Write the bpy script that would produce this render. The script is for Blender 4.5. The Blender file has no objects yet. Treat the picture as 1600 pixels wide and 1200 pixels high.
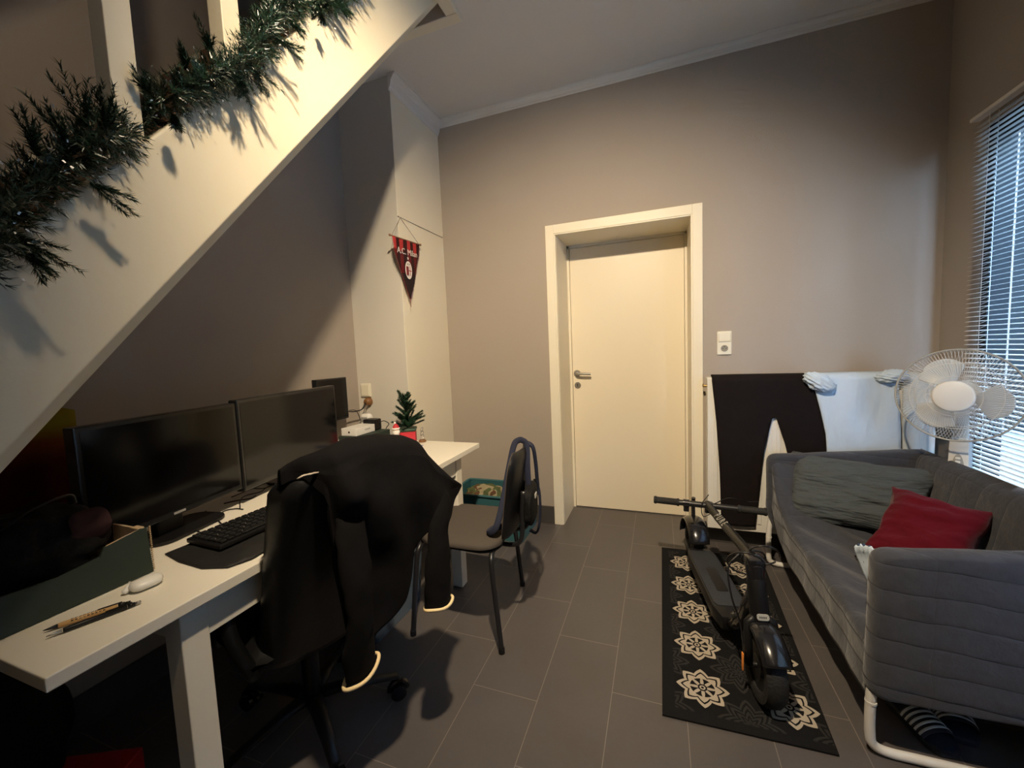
import bpy, bmesh, math, random
from mathutils import Vector, Matrix, noise as mnoise
from mathutils.geometry import delaunay_2d_cdt
random.seed(7)
SC = bpy.context.scene
COL = SC.collection
PI = math.pi

# ------------------------------------------------------------------ materials
MATS = {}
def mat(name, col, rough=.6, metal=0.0, spec=.5, var=.06, vscale=12.0, bump=0.0, bscale=60.0, sheen=0.0, coat=0.0, alpha=None, trans=0.0):
    """principled material with a little procedural colour variation and bump"""
    if name in MATS: return MATS[name]
    m = bpy.data.materials.new(name); m.use_nodes = True
    nt = m.node_tree; N = nt.nodes; L = nt.links
    b = N['Principled BSDF']
    b.inputs['Roughness'].default_value = rough
    b.inputs['Metallic'].default_value = metal
    b.inputs['Specular IOR Level'].default_value = spec
    if sheen: b.inputs['Sheen Weight'].default_value = sheen
    if coat: b.inputs['Coat Weight'].default_value = coat
    if trans: b.inputs['Transmission Weight'].default_value = trans
    if alpha is not None: b.inputs['Alpha'].default_value = alpha
    tc = N.new('ShaderNodeTexCoord')
    nz = N.new('ShaderNodeTexNoise'); nz.inputs['Scale'].default_value = vscale; nz.inputs['Detail'].default_value = 4
    L.new(tc.outputs['Object'], nz.inputs['Vector'])
    mx = N.new('ShaderNodeMix'); mx.data_type = 'RGBA'
    c = Vector(col[:3])
    lo = c*(1-var); hi = c*(1+var)
    mx.inputs['A'].default_value = (*lo, 1); mx.inputs['B'].default_value = (min(hi[0], 1), min(hi[1], 1), min(hi[2], 1), 1)
    L.new(nz.outputs['Fac'], mx.inputs['Factor']); L.new(mx.outputs['Result'], b.inputs['Base Color'])
    if bump:
        n2 = N.new('ShaderNodeTexNoise'); n2.inputs['Scale'].default_value = bscale; n2.inputs['Detail'].default_value = 3
        L.new(tc.outputs['Object'], n2.inputs['Vector'])
        bp = N.new('ShaderNodeBump'); bp.inputs['Strength'].default_value = bump; bp.inputs['Distance'].default_value = .01
        L.new(n2.outputs['Fac'], bp.inputs['Height']); L.new(bp.outputs['Normal'], b.inputs['Normal'])
    MATS[name] = m
    return m

class NG:
    """small helper for math node graphs"""
    def __init__(s, m): s.m = m; s.N = m.node_tree.nodes; s.L = m.node_tree.links
    def math(s, op, a, b=None, c=None):
        n = s.N.new('ShaderNodeMath'); n.operation = op
        for i, v in enumerate((a, b, c)):
            if v is None: continue
            if isinstance(v, (int, float)): n.inputs[i].default_value = v
            else: s.L.new(v, n.inputs[i])
        return n.outputs[0]
    def mix(s, f, a, b):
        n = s.N.new('ShaderNodeMix'); n.data_type = 'RGBA'
        if isinstance(f, (int, float)): n.inputs['Factor'].default_value = f
        else: s.L.new(f, n.inputs['Factor'])
        for k, v in (('A', a), ('B', b)):
            if isinstance(v, tuple): n.inputs[k].default_value = (*v, 1)
            else: s.L.new(v, n.inputs[k])
        return n.outputs['Result']
    def noise(s, vec, scale, detail=4):
        n = s.N.new('ShaderNodeTexNoise'); n.inputs['Scale'].default_value = scale; n.inputs['Detail'].default_value = detail
        s.L.new(vec, n.inputs['Vector']); return n.outputs['Fac']
    def sep(s):
        tc = s.N.new('ShaderNodeTexCoord'); sp = s.N.new('ShaderNodeSeparateXYZ')
        s.L.new(tc.outputs['Object'], sp.inputs[0]); return tc.outputs['Object'], sp.outputs[0], sp.outputs[1], sp.outputs[2]

def base(name, rough, spec=.5):
    m = bpy.data.materials.new(name); m.use_nodes = True; MATS[name] = m
    b = m.node_tree.nodes['Principled BSDF']; b.inputs['Roughness'].default_value = rough; b.inputs['Specular IOR Level'].default_value = spec
    return m, NG(m), b

# dark porcelain floor tiles laid lengthways to the door wall
def mat_floor():
    m, g, b = base('floor_tiles', .42, .45)
    vec, x, y, z = g.sep()
    u = g.math('DIVIDE', g.math('ADD', x, .684), .2535)
    row = g.math('FLOOR', u)
    fu = g.math('SUBTRACT', u, row)
    v = g.math('DIVIDE', g.math('SUBTRACT', g.math('SUBTRACT', y, 1.30), g.math('MULTIPLY', row, .36)), .60)
    fv = g.math('SUBTRACT', v, g.math('FLOOR', v))
    eu = g.math('MULTIPLY', g.math('MINIMUM', fu, g.math('SUBTRACT', 1.0, fu)), .2535)
    ev = g.math('MULTIPLY', g.math('MINIMUM', fv, g.math('SUBTRACT', 1.0, fv)), .60)
    e = g.math('MINIMUM', eu, ev)
    gr = g.math('LESS_THAN', e, .0013)
    n1 = g.noise(vec, 3.0, 6); n2 = g.noise(vec, 60, 3)
    body = g.mix(n1, (.060, .053, .051), (.106, .094, .090))
    body = g.mix(g.math('MULTIPLY', n2, .25), body, (.125, .112, .106))
    col = g.mix(gr, body, (.20, .17, .15))
    g.L.new(col, b.inputs['Base Color'])
    r = g.math('ADD', g.math('MULTIPLY', n1, .22), .30)
    g.L.new(r, b.inputs['Roughness'])
    bp = g.N.new('ShaderNodeBump'); bp.inputs['Strength'].default_value = .25; bp.inputs['Distance'].default_value = .002
    g.L.new(g.math('SUBTRACT', g.math('MULTIPLY', n2, .15), gr), bp.inputs['Height']); g.L.new(bp.outputs['Normal'], b.inputs['Normal'])
    return m

# flat-woven rug: pale eight-pointed stars on black, charcoal ornaments between
def mat_rug():
    m, g, b = base('rug_weave', .95, .1)
    vec, x, y, z = g.sep()
    def cell(x0, y0):
        u = g.math('DIVIDE', g.math('SUBTRACT', x, x0), .272); v = g.math('DIVIDE', g.math('SUBTRACT', y, y0), .2275)
        iu = g.math('ROUND', u); iv = g.math('ROUND', v)
        px = g.math('MULTIPLY', g.math('SUBTRACT', u, iu), .272); py = g.math('MULTIPLY', g.math('SUBTRACT', v, iv), .2275)
        r = g.math('SQRT', g.math('ADD', g.math('MULTIPLY', px, px), g.math('MULTIPLY', py, py)))
        a = g.math('ARCTAN2', py, px)
        t = g.math('PINGPONG', a, PI/8)                      # 0 at a point, pi/8 in a notch
        R = g.math('SUBTRACT', 1.0, g.math('MULTIPLY', t, .28/(PI/8)))
        rho = g.math('DIVIDE', r, g.math('MULTIPLY', R, .090))
        return rho, r, t, a
    def band(v, lo, hi): return g.math('MULTIPLY', g.math('GREATER_THAN', v, lo), g.math('LESS_THAN', v, hi))
    rho, r, t, a = cell(.137, 1.531)
    out = g.math('LESS_THAN', rho, 1.0)
    dark = band(rho, .74, .83)
    petal = g.math('MULTIPLY', band(r, .013, .044), g.math('LESS_THAN', g.math('PINGPONG', g.math('ADD', a, PI/8), PI/8), g.math('MULTIPLY', g.math('SUBTRACT', r, .008), 9.0)))
    ring = band(r, .010, .016)
    hole = g.math('LESS_THAN', r, .005)
    dk = g.math('MINIMUM', 1.0, g.math('ADD', g.math('ADD', dark, g.math('MULTIPLY', petal, g.math('LESS_THAN', r, .042))), g.math('ADD', ring, hole)))
    star = g.math('MULTIPLY', out, g.math('SUBTRACT', 1.0, dk))
    rho2, r2, t2, a2 = cell(.001, 1.645)
    rings = g.math('LESS_THAN', g.math('SINE', g.math('ADD', g.math('MULTIPLY', rho2, 22.0), g.math('MULTIPLY', t2, 9.0))), .15)
    orn = g.math('MULTIPLY', g.math('LESS_THAN', rho2, 1.12), rings)
    nz = g.noise(vec, 260, 2)
    bg = g.mix(orn, (.007, .007, .008), (.028, .027, .027))
    col = g.mix(star, bg, (.46, .40, .32))
    inner = g.math('MULTIPLY', g.math('MULTIPLY', g.math('GREATER_THAN', x, .040), g.math('LESS_THAN', x, .500)), g.math('MULTIPLY', g.math('GREATER_THAN', y, 1.415), g.math('LESS_THAN', y, 2.565)))
    col = g.mix(inner, (.008, .008, .009), col)
    col = g.mix(g.math('MULTIPLY', nz, .3), col, (.02, .02, .02))
    g.L.new(col, b.inputs['Base Color'])
    bp = g.N.new('ShaderNodeBump'); bp.inputs['Strength'].default_value = .6; bp.inputs['Distance'].default_value = .002
    g.L.new(nz, bp.inputs['Height']); g.L.new(bp.outputs['Normal'], b.inputs['Normal'])
    return m

# quilted sofa cover: stitched channels with puckers; axis picks the stitch direction
def mat_quilt():
    m, g, b = base('quilted_cover', .9, .15)
    b.inputs['Sheen Weight'].default_value = .25
    vec, x, y, z = g.sep()
    w = g.noise(vec, 5, 3)
    wob = g.math('MULTIPLY', g.math('SUBTRACT', w, .5), .03)
    s1 = g.math('ABSOLUTE', g.math('SINE', g.math('MULTIPLY', g.math('ADD', g.math('ADD', z, g.math('MULTIPLY', x, .06)), wob), PI/.075)))
    s2 = g.math('ABSOLUTE', g.math('SINE', g.math('MULTIPLY', g.math('ADD', g.math('ADD', y, g.math('MULTIPLY', x, .65)), wob), PI/.14)))
    h = g.math('ADD', g.math('POWER', s1, .35), g.math('MULTIPLY', g.math('POWER', s2, .35), .55))
    n2 = g.noise(vec, 14, 4); n3 = g.noise(vec, 400, 2)
    hh = g.math('ADD', g.math('ADD', h, g.math('MULTIPLY', n2, 1.6)), g.math('MULTIPLY', n3, .08))
    bp = g.N.new('ShaderNodeBump'); bp.inputs['Strength'].default_value = .45; bp.inputs['Distance'].default_value = .010
    g.L.new(hh, bp.inputs['Height']); g.L.new(bp.outputs['Normal'], b.inputs['Normal'])
    col = g.mix(g.noise(vec, 30, 4), (.036, .039, .050), (.058, .062, .077))
    g.L.new(col, b.inputs['Base Color'])
    return m

def mat_wrinkled(name, c, scale=9, strength=.6, stretch=(1, 1, 1), rough=.92, var=.18, dist=.02):
    m, g, b = base(name, rough, .12)
    b.inputs['Sheen Weight'].default_value = .08 if max(c) > .05 else 0
    tc = g.N.new('ShaderNodeTexCoord'); mp = g.N.new('ShaderNodeMapping'); mp.inputs['Scale'].default_value = stretch
    g.L.new(tc.outputs['Object'], mp.inputs['Vector'])
    n = g.noise(mp.outputs[0], scale, 3); n2 = g.noise(tc.outputs['Object'], 350, 2)
    hh = g.math('ADD', n, g.math('MULTIPLY', n2, .02))
    bp = g.N.new('ShaderNodeBump'); bp.inputs['Strength'].default_value = strength; bp.inputs['Distance'].default_value = dist
    g.L.new(hh, bp.inputs['Height']); g.L.new(bp.outputs['Normal'], b.inputs['Normal'])
    c = Vector(c)
    g.L.new(g.mix(g.noise(tc.outputs['Object'], 25, 3), tuple(c*(1-var)), tuple(c*(1+var))), b.inputs['Base Color'])
    return m

def mat_camo():
    m, g, b = base('camouflage_cloth', .9, .1)
    vec, x, y, z = g.sep()
    a = g.noise(vec, 14, 1); c = g.noise(vec, 22, 1)
    col = g.mix(g.math('GREATER_THAN', a, .52), (.08, .10, .045), (.28, .24, .15))
    col = g.mix(g.math('GREATER_THAN', c, .58), col, (.10, .055, .03))
    g.L.new(col, b.inputs['Base Color']); return m

def mat_flag():
    m, g, b = base('yellow_red_cloth', .85, .1)
    vec, x, y, z = g.sep()
    n = g.noise(vec, 6, 2)
    t = g.math('ADD', z, g.math('MULTIPLY', n, .02))
    def ramp(lo, hi):
        mr_ = g.N.new('ShaderNodeMapRange'); mr_.interpolation_type = 'SMOOTHSTEP'; mr_.inputs['From Min'].default_value = lo; mr_.inputs['From Max'].default_value = hi
        g.L.new(t, mr_.inputs['Value']); return mr_.outputs[0]
    col = g.mix(ramp(1.04, 1.11), (.12, .030, .004), (.20, .155, .012))
    col = g.mix(ramp(.96, 1.06), (.035, .002, .002), col)
    g.L.new(col, b.inputs['Base Color']); return m

def mat_pennant():
    m, g, b = base('pennant_cloth', .6, .2)
    vec, x, y, z = g.sep()
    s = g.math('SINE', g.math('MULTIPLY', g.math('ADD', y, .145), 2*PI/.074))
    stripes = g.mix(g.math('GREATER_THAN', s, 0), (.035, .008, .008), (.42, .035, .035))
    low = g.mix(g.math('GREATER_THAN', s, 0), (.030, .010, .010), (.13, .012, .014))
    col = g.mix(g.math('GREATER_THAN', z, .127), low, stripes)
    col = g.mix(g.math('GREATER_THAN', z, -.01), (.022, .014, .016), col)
    g.L.new(col, b.inputs['Base Color']); return m

def mat_pane():
    m = bpy.data.materials.new('window_glass'); m.use_nodes = True; MATS['pane'] = m
    nt = m.node_tree; nt.nodes.clear()
    o = nt.nodes.new('ShaderNodeOutputMaterial'); t = nt.nodes.new('ShaderNodeBsdfTransparent'); gl = nt.nodes.new('ShaderNodeBsdfGlossy')
    gl.inputs['Roughness'].default_value = .02
    mx = nt.nodes.new('ShaderNodeMixShader')
    mx.inputs[0].default_value = .07
    nt.links.new(t.outputs[0], mx.inputs[1]); nt.links.new(gl.outputs[0], mx.inputs[2])
    nt.links.new(mx.outputs[0], o.inputs['Surface']); return m

def mat_clear(name, tint, gl=.15, rough=.15, op=.5):
    """translucent plastic: part see-through, part tinted body"""
    m = bpy.data.materials.new(name); m.use_nodes = True; MATS[name] = m
    N = m.node_tree.nodes; L = m.node_tree.links; b = N['Principled BSDF']; o = N['Material Output']
    tc = N.new('ShaderNodeTexCoord'); nz = N.new('ShaderNodeTexNoise'); nz.inputs['Scale'].default_value = 8
    L.new(tc.outputs['Object'], nz.inputs['Vector'])
    cr = N.new('ShaderNodeMix'); cr.data_type = 'RGBA'; cr.inputs['A'].default_value = (*[v*.9 for v in tint], 1); cr.inputs['B'].default_value = (*tint, 1)
    L.new(nz.outputs['Fac'], cr.inputs['Factor']); L.new(cr.outputs['Result'], b.inputs['Base Color'])
    b.inputs['Roughness'].default_value = rough
    t = N.new('ShaderNodeBsdfTransparent'); mx = N.new('ShaderNodeMixShader'); mx.inputs[0].default_value = op
    L.new(t.outputs[0], mx.inputs[1]); L.new(b.outputs[0], mx.inputs[2]); L.new(mx.outputs[0], o.inputs['Surface'])
    return m

M_FLOOR = mat_floor(); M_RUG = mat_rug(); M_QUILT = mat_quilt()
M_TAUPE = mat('taupe_wall_paint', (.375, .325, .275), .85, spec=.2, var=.03, vscale=3, bump=.08, bscale=180)
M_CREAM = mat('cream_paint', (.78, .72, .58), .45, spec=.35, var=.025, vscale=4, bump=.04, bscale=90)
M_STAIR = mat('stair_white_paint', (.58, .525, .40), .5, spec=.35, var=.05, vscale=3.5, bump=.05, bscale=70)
M_CEIL = mat('ceiling_white', (.72, .70, .66), .9, spec=.1, var=.02, vscale=3, bump=.05, bscale=120)
M_DOOR = mat('door_lacquer', (.80, .72, .56), .4, spec=.4, var=.015, vscale=2)
M_SKIRT = mat('dark_skirting_tile', (.060, .055, .052), .4, var=.15, vscale=8)
M_STEEL = mat('brushed_steel', (.45, .44, .42), .35, metal=1, var=.05, vscale=40)
M_CHROME = mat('chrome', (.7, .7, .7), .15, metal=1)
M_WOOD = mat('warm_wood', (.26, .14, .075), .5, var=.25, vscale=18)
M_DESK = mat('white_desk_laminate', (.80, .76, .66), .38, spec=.4, var=.02, vscale=5)
M_BLACKPL = mat('black_plastic', (.007, .007, .008), .42, spec=.35, var=.2)
M_SCREEN = mat('glossy_screen', (.003, .003, .004), .12, spec=.35, var=.1)
M_BEZEL = mat('monitor_bezel', (.012, .012, .013), .22, var=.1)
M_SILVER = mat('silver_mark', (.55, .55, .55), .4, metal=.6)
M_BLACKMET = mat('black_painted_metal', (.014, .014, .016), .35, var=.15)
M_BLKFAB = mat_wrinkled('black_cotton', (.0055, .005, .0055), 7, .6, (1, 1, .5), var=.25)
M_LEATHER = mat('black_leather', (.005, .005, .0055), .40, spec=.35, var=.2, vscale=20, bump=.15, bscale=25)
M_SEATFAB = mat('grey_brown_seat_fabric', (.085, .072, .062), .9, spec=.15, var=.12, vscale=200, bump=.3, bscale=500)
M_WHITEMET = mat('white_powder_coat', (.72, .70, .66), .4, var=.03)
M_RAD = mat('radiator_enamel', (.74, .72, .66), .35, var=.03)
M_WHITEPL = mat('white_plastic', (.78, .77, .73), .35, var=.03)
M_IVORY = mat('ivory_plastic', (.74, .70, .57), .4, var=.03)
M_HOLE = mat('dark_hole', (.02, .018, .015), .6)
M_TROUS = mat_wrinkled('dark_brown_black_sweatpants', (.011, .008, .008), 5, .45, (1, 1, .6))
M_SHIRT = mat_wrinkled('pale_blue_jersey', (.52, .62, .74), 8, .9, (1.3, 1, .5), var=.04)
M_TOWEL = mat_wrinkled('pale_grey_towel', (.50, .55, .58), 12, .6, (2.0, 1, .4), var=.05)
M_GREYP = mat_wrinkled('grey_pillow_cotton', (.072, .084, .092), 9, 1.0, (.55, 1, 2.6), var=.08, dist=.05)
M_REDP = mat_wrinkled('red_pillow_velvet', (.095, .004, .011), 7, .8, (.8, 1, 1.5), var=.12, dist=.03)
M_NAVY = mat('navy_webbing', (.012, .016, .040), .8, var=.15, vscale=80, bump=.3, bscale=300)
M_TEAL = mat('teal_plastic', (.035, .115, .130), .4, var=.08)
M_CAMO = mat_camo(); M_FLAG = mat_flag(); M_PENN = mat_pennant(); M_PANE = mat_pane()
M_PINE = mat('pine_tinsel', (.009, .030, .016), .35, spec=.6, var=.5, vscale=30)
M_PINE2 = mat('desk_tree_needles', (.020, .058, .030), .5, var=.4, vscale=30)
M_TWIG = mat('wire_twig', (.03, .035, .02), .6)
M_REDPOT = mat('red_pot', (.55, .030, .045), .5)
M_GREENBOX = mat('dark_green_card', (.020, .034, .026), .7, var=.08)
M_CARD = mat('raw_cardboard', (.45, .33, .20), .85, var=.2, vscale=80)
M_PADBLK = mat('black_rubber_cloth', (.007, .007, .007), .7, var=.2, bump=.1)
M_BAMBOO = mat('bamboo_pen', (.55, .33, .13), .5, var=.15, vscale=60)
M_INK = mat('dark_print', (.02, .02, .02), .6)
M_RUBBER = mat('black_rubber', (.012, .012, .012), .75, var=.2, bump=.4, bscale=90)
M_GLOSSBLK = mat('gloss_black_plastic', (.010, .010, .012), .22, coat=.5)
M_DECK = mat('deck_grip_rubber', (.020, .023, .029), .7, var=.1, bump=.3, bscale=250)
M_GREYTXT = mat('grey_lettering', (.32, .31, .28), .5)
M_REFL = mat('grey_reflector', (.38, .38, .36), .35)
M_ORANGE = mat('orange_reflector', (.85, .28, .05), .35)
M_FANBL = mat_clear('fan_blade_plastic', (.72, .75, .76), op=.82, rough=.3)
M_TUB = mat_clear('clear_blue_plastic', (.16, .22, .30), op=.62, rough=.25)
M_REDBAG = mat('red_plastic', (.45, .008, .010), .45)
M_BLIND = mat('blind_aluminium', (.78, .80, .76), .45, var=.02)
M_OUT = mat('outside_backdrop_black', (.003, .004, .0042), .98, spec=.05, var=.2)
M_SNOW = mat('santa_white', (.85, .82, .76), .8)
M_SKIN = mat('santa_face', (.75, .45, .33), .6)
M_TRIMCUF = mat('cream_cuff_stripe', (.80, .62, .34), .8)
M_BROWNPLUG = mat('brown_plug', (.20, .09, .03), .5)
M_NAVYSLIDE = mat('navy_slide_foam', (.012, .018, .032), .6)
M_WSTRIPE = mat('white_stripe', (.75, .78, .8), .6)
M_STRIPEBL = mat('blue_cloth_stripe', (.03, .07, .16), .8)
M_BEIGE = mat('torn_leather_backing', (.45, .38, .30), .9, var=.4, vscale=150)
M_CORD = mat('brown_cord', (.10, .07, .045), .8)
M_BLUECARD = mat('blue_card', (.04, .07, .35), .5)
M_SLOTH = mat('dark_red_cloth', (.030, .006, .008), .85)
M_TEXTILE = mat('black_nylon', (.006, .006, .0065), .75, spec=.2, bump=.4, bscale=60)
M_CREST = mat('crest_white', (.75, .70, .66), .7)
M_CRESTRED = mat('crest_red', (.35, .015, .02), .7)

# ------------------------------------------------------------------ mesh helpers
def obj(name, bm, m, parent=None, smooth=False, local=False, mods=None):
    if parent is not None and not local:
        bmesh.ops.transform(bm, matrix=WM[parent.name].inverted(), verts=bm.verts)
    me = bpy.data.meshes.new(name); bm.normal_update()
    bm.to_mesh(me); bm.free()
    for mm in (m if isinstance(m, (list, tuple)) else [m]): me.materials.append(mm)
    if smooth:
        for p in me.polygons: p.use_smooth = True
        if smooth != 'all':
            try: me.set_sharp_from_angle(angle=math.radians(38))
            except Exception: pass
    o = bpy.data.objects.new(name, me); COL.objects.link(o)
    if parent is not None:
        o.parent = parent; WM[o.name] = WM[parent.name]
    else: WM[o.name] = Matrix()
    return o
WM = {}
def thing(name, label, cat, loc=(0, 0, 0), rz=0.0, group=None):
    o = bpy.data.objects.new(name, None); COL.objects.link(o)
    o.empty_display_size = .05
    o.location = loc; o.rotation_euler = (0, 0, rz)
    WM[o.name] = Matrix.Translation(loc) @ Matrix.Rotation(rz, 4, 'Z')
    o['label'] = label; o['category'] = cat
    if group: o['group'] = group
    return o
def tag(o, label, cat, group=None):
    o['label'] = label; o['category'] = cat
    if group: o['group'] = group
    return o
def struct(name, bm, m, parent=None, smooth=False, label=None):
    o = obj(name, bm, m, parent, smooth)
    if parent is None: o['kind'] = 'structure'
    return o

def NB(): return bmesh.new()
def box(bm, lo, hi, bev=0.0, seg=2, M=None, mi=0):
    lo = Vector(lo); hi = Vector(hi)
    c = (lo+hi)/2; s = hi-lo
    mt = Matrix.Translation(c) @ Matrix.Diagonal((abs(s.x), abs(s.y), abs(s.z), 1))
    if M is not None: mt = M @ mt
    r = bmesh.ops.create_cube(bm, size=1, matrix=mt)
    vs = r['verts']
    fs = list({f for v in vs for f in v.link_faces})
    for f in fs: f.material_index = mi
    if bev > 0:
        es = list({e for v in vs for e in v.link_edges})
        bmesh.ops.bevel(bm, geom=es, offset=bev, segments=seg, affect='EDGES', profile=.5, clamp_overlap=True)
    return bm
def catmull(pts, n=8):
    P = [Vector(p) for p in pts]
    if len(P) < 3: return P
    out = []
    Q = [P[0]*2-P[1]] + P + [P[-1]*2-P[-2]]
    for i in range(1, len(Q)-2):
        for k in range(n):
            t = k/n
            a, b, c, d = Q[i-1], Q[i], Q[i+1], Q[i+2]
            out.append(.5*((2*b)+(-a+c)*t+(2*a-5*b+4*c-d)*t*t+(-a+3*b-3*c+d)*t**3))
    out.append(P[-1]); return out
def tube(bm, pts, r, seg=10, cap=True, flat=1.0, up=(0, 0, 1), mi=0, closed=False):
    """tube along points; r number or list; flat squashes along the binormal"""
    P = [Vector(p) for p in pts]; n = len(P)
    rings = []; nrm = None
    for i in range(n):
        if closed: t = P[(i+1) % n]-P[i-1]
        else: t = P[min(i+1, n-1)]-P[max(i-1, 0)]
        if t.length < 1e-9: t = Vector((0, 0, 1))
        t.normalize()
        if nrm is None:
            a = Vector(up)
            if abs(a.dot(t)) > .95: a = Vector((1, 0, 0))
            nrm = (a-t*a.dot(t)).normalized()
        else:
            nn = nrm-t*nrm.dot(t)
            if nn.length > 1e-6: nrm = nn.normalized()
        bn = t.cross(nrm)
        rr = r[i] if isinstance(r, (list, tuple)) else r
        rings.append([bm.verts.new(P[i]+nrm*(math.cos(2*PI*k/seg)*rr*flat)+bn*(math.sin(2*PI*k/seg)*rr)) for k in range(seg)])
    m = n if closed else n-1
    for i in range(m):
        A = rings[i]; B = rings[(i+1) % n]
        for k in range(seg):
            f = bm.faces.new((A[k], A[(k+1) % seg], B[(k+1) % seg], B[k])); f.material_index = mi
    if cap and not closed:
        bm.faces.new(rings[0][::-1]).material_index = mi; bm.faces.new(rings[-1]).material_index = mi
    return bm
def cyl(bm, a, b, r, seg=24, r2=None, mi=0):
    return tube(bm, [a, b], [r, r if r2 is None else r2], seg, mi=mi)
def lathe(bm, prof, M=None, seg=32, mi=0):
    """prof: list of (r, z), around Z, placed by matrix M"""
    M = M or Matrix()
    rings = []
    for r, z in prof:
        if r < 1e-6: rings.append([bm.verts.new(M @ Vector((0, 0, z)))])
        else: rings.append([bm.verts.new(M @ Vector((r*math.cos(2*PI*k/seg), r*math.sin(2*PI*k/seg), z))) for k in range(seg)])
    for A, B in zip(rings, rings[1:]):
        for k in range(seg):
            a = A[k % len(A)]; a2 = A[(k+1) % len(A)]; b = B[k % len(B)]; b2 = B[(k+1) % len(B)]
            q = []
            for v in (a, a2, b2, b):
                if v not in q: q.append(v)
            if len(q) > 2:
                try: bm.faces.new(q).material_index = mi
                except ValueError: pass
    return bm
def prism(bm, poly, M, d, bev=0.0, mi=0):
    """extrude a 2D polygon (x,y) by d along local z, placed by M"""
    vs = [bm.verts.new(M @ Vector((p[0], p[1], 0))) for p in poly]
    f = bm.faces.new(vs)
    r = bmesh.ops.extrude_face_region(bm, geom=[f])
    nv = [e for e in r['geom'] if isinstance(e, bmesh.types.BMVert)]
    off = (M.to_3x3() @ Vector((0, 0, d)))
    bmesh.ops.translate(bm, verts=nv, vec=off)
    allf = list({ff for v in vs+nv for ff in v.link_faces})
    for ff in allf: ff.material_index = mi
    bmesh.ops.recalc_face_normals(bm, faces=allf)
    if bev:
        es = list({e for ff in allf for e in ff.edges})
        bmesh.ops.bevel(bm, geom=es, offset=bev, segments=2, affect='EDGES', profile=.5, clamp_overlap=True)
    return bm
def axes(o, x, y, z):
    """matrix from an origin and three axis vectors"""
    x, y, z, o = Vector(x), Vector(y), Vector(z), Vector(o)
    return Matrix(((x.x, y.x, z.x, o.x), (x.y, y.y, z.y, o.y), (x.z, y.z, z.z, o.z), (0, 0, 0, 1)))
def rrect(w, h, r, n=6, cx=0, cy=0):
    out = []
    for (sx, sy, a0) in ((1, 1, 0), (-1, 1, 90), (-1, -1, 180), (1, -1, 270)):
        for k in range(n+1):
            a = math.radians(a0+90*k/n)
            out.append((cx+sx*(w/2-r)+r*math.cos(a), cy+sy*(h/2-r)+r*math.sin(a)))
    return out
def nz(p, s=1.0, seed=0.0):
    return mnoise.noise(Vector(p)*s+Vector((seed, seed*1.7, -seed)))
def grid(bm, nu, nv, fn, close_u=False, mi=0):
    V = [[bm.verts.new(fn(i/(nu if close_u else nu-1), j/(nv-1))) for j in range(nv)] for i in range(nu)]
    for i in range(nu if close_u else nu-1):
        for j in range(nv-1):
            f = bm.faces.new((V[i][j], V[(i+1) % nu][j], V[(i+1) % nu][j+1], V[i][j+1])); f.material_index = mi
    return V
def thicken(bm, t):
    bmesh.ops.remove_doubles(bm, verts=bm.verts, dist=.0004)
    bmesh.ops.dissolve_degenerate(bm, edges=bm.edges, dist=.0002)
    bmesh.ops.recalc_face_normals(bm, faces=bm.faces)
    bm.normal_update()
    bmesh.ops.solidify(bm, geom=list(bm.faces), thickness=t)
    return bm
def interp(tab, x):
    if x <= tab[0][0]: return tab[0][1]
    for (a, b), (c, d) in zip(tab, tab[1:]):
        if x <= c: return b+(d-b)*(x-a)/(c-a) if c > a else d
    return tab[-1][1]
def inside(poly, x, y):
    c = False; n = len(poly)
    for i in range(n):
        x1, y1 = poly[i]; x2, y2 = poly[(i+1) % n]
        if (y1 > y) != (y2 > y) and x < (x2-x1)*(y-y1)/(y2-y1)+x1: c = not c
    return c
def sheet(bm, outline, sp, fn, thick=.008):
    """fill a 2D outline with a fine mesh, map it to 3D with fn(u, v) and give it thickness"""
    O = []
    n = len(outline)
    for i in range(n):
        a = Vector(outline[i]); b = Vector(outline[(i+1) % n]); k = max(1, int((b-a).length/sp))
        for j in range(k): O.append(a+(b-a)*j/k)
    pts = list(O)
    xs = [p.x for p in O]; ys = [p.y for p in O]
    poly = [(p.x, p.y) for p in O]
    x = min(xs)+sp*.5; r = 0
    while x < max(xs):
        y = min(ys)+sp*(.5 if r % 2 else .0)
        while y < max(ys):
            if inside(poly, x, y) and min((Vector((x, y))-p).length for p in O) > sp*.55: pts.append(Vector((x, y)))
            y += sp
        x += sp; r += 1
    res = delaunay_2d_cdt(pts, [(i, (i+1) % len(O)) for i in range(len(O))], [], 1, 1e-5)
    vs = [bm.verts.new(fn(p.x, p.y)) for p in res[0]]
    for f in res[2]:
        if len(f) >= 3:
            try: bm.faces.new([vs[i] for i in f])
            except ValueError: pass
    if thick: thicken(bm, thick)
    return bm
def text_mesh(name, s, size, M, m, parent, depth=.0006):
    cu = bpy.data.curves.new(name, 'FONT'); cu.body = s; cu.size = size; cu.extrude = depth; cu.align_x = 'CENTER'; cu.align_y = 'CENTER'; cu.resolution_u = 3
    tmp = bpy.data.objects.new(name+'_tmp', cu); COL.objects.link(tmp)
    me = bpy.data.meshes.new_from_object(tmp); bpy.data.objects.remove(tmp, do_unlink=True)
    bm = bmesh.new(); bm.from_mesh(me); bpy.data.meshes.remove(me)
    bmesh.ops.transform(bm, matrix=M, verts=bm.verts)
    return obj(name, bm, m, parent)

# ================================================================== THE SETTING
YW = 2.79; XL = -1.935; XR = 1.395; ZC = 2.985; YB = -1.7
bm = NB(); box(bm, (XL-.2, YB-.2, -.1), (XR+.25, 3.35, 0)); struct('floor', bm, M_FLOOR)
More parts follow.
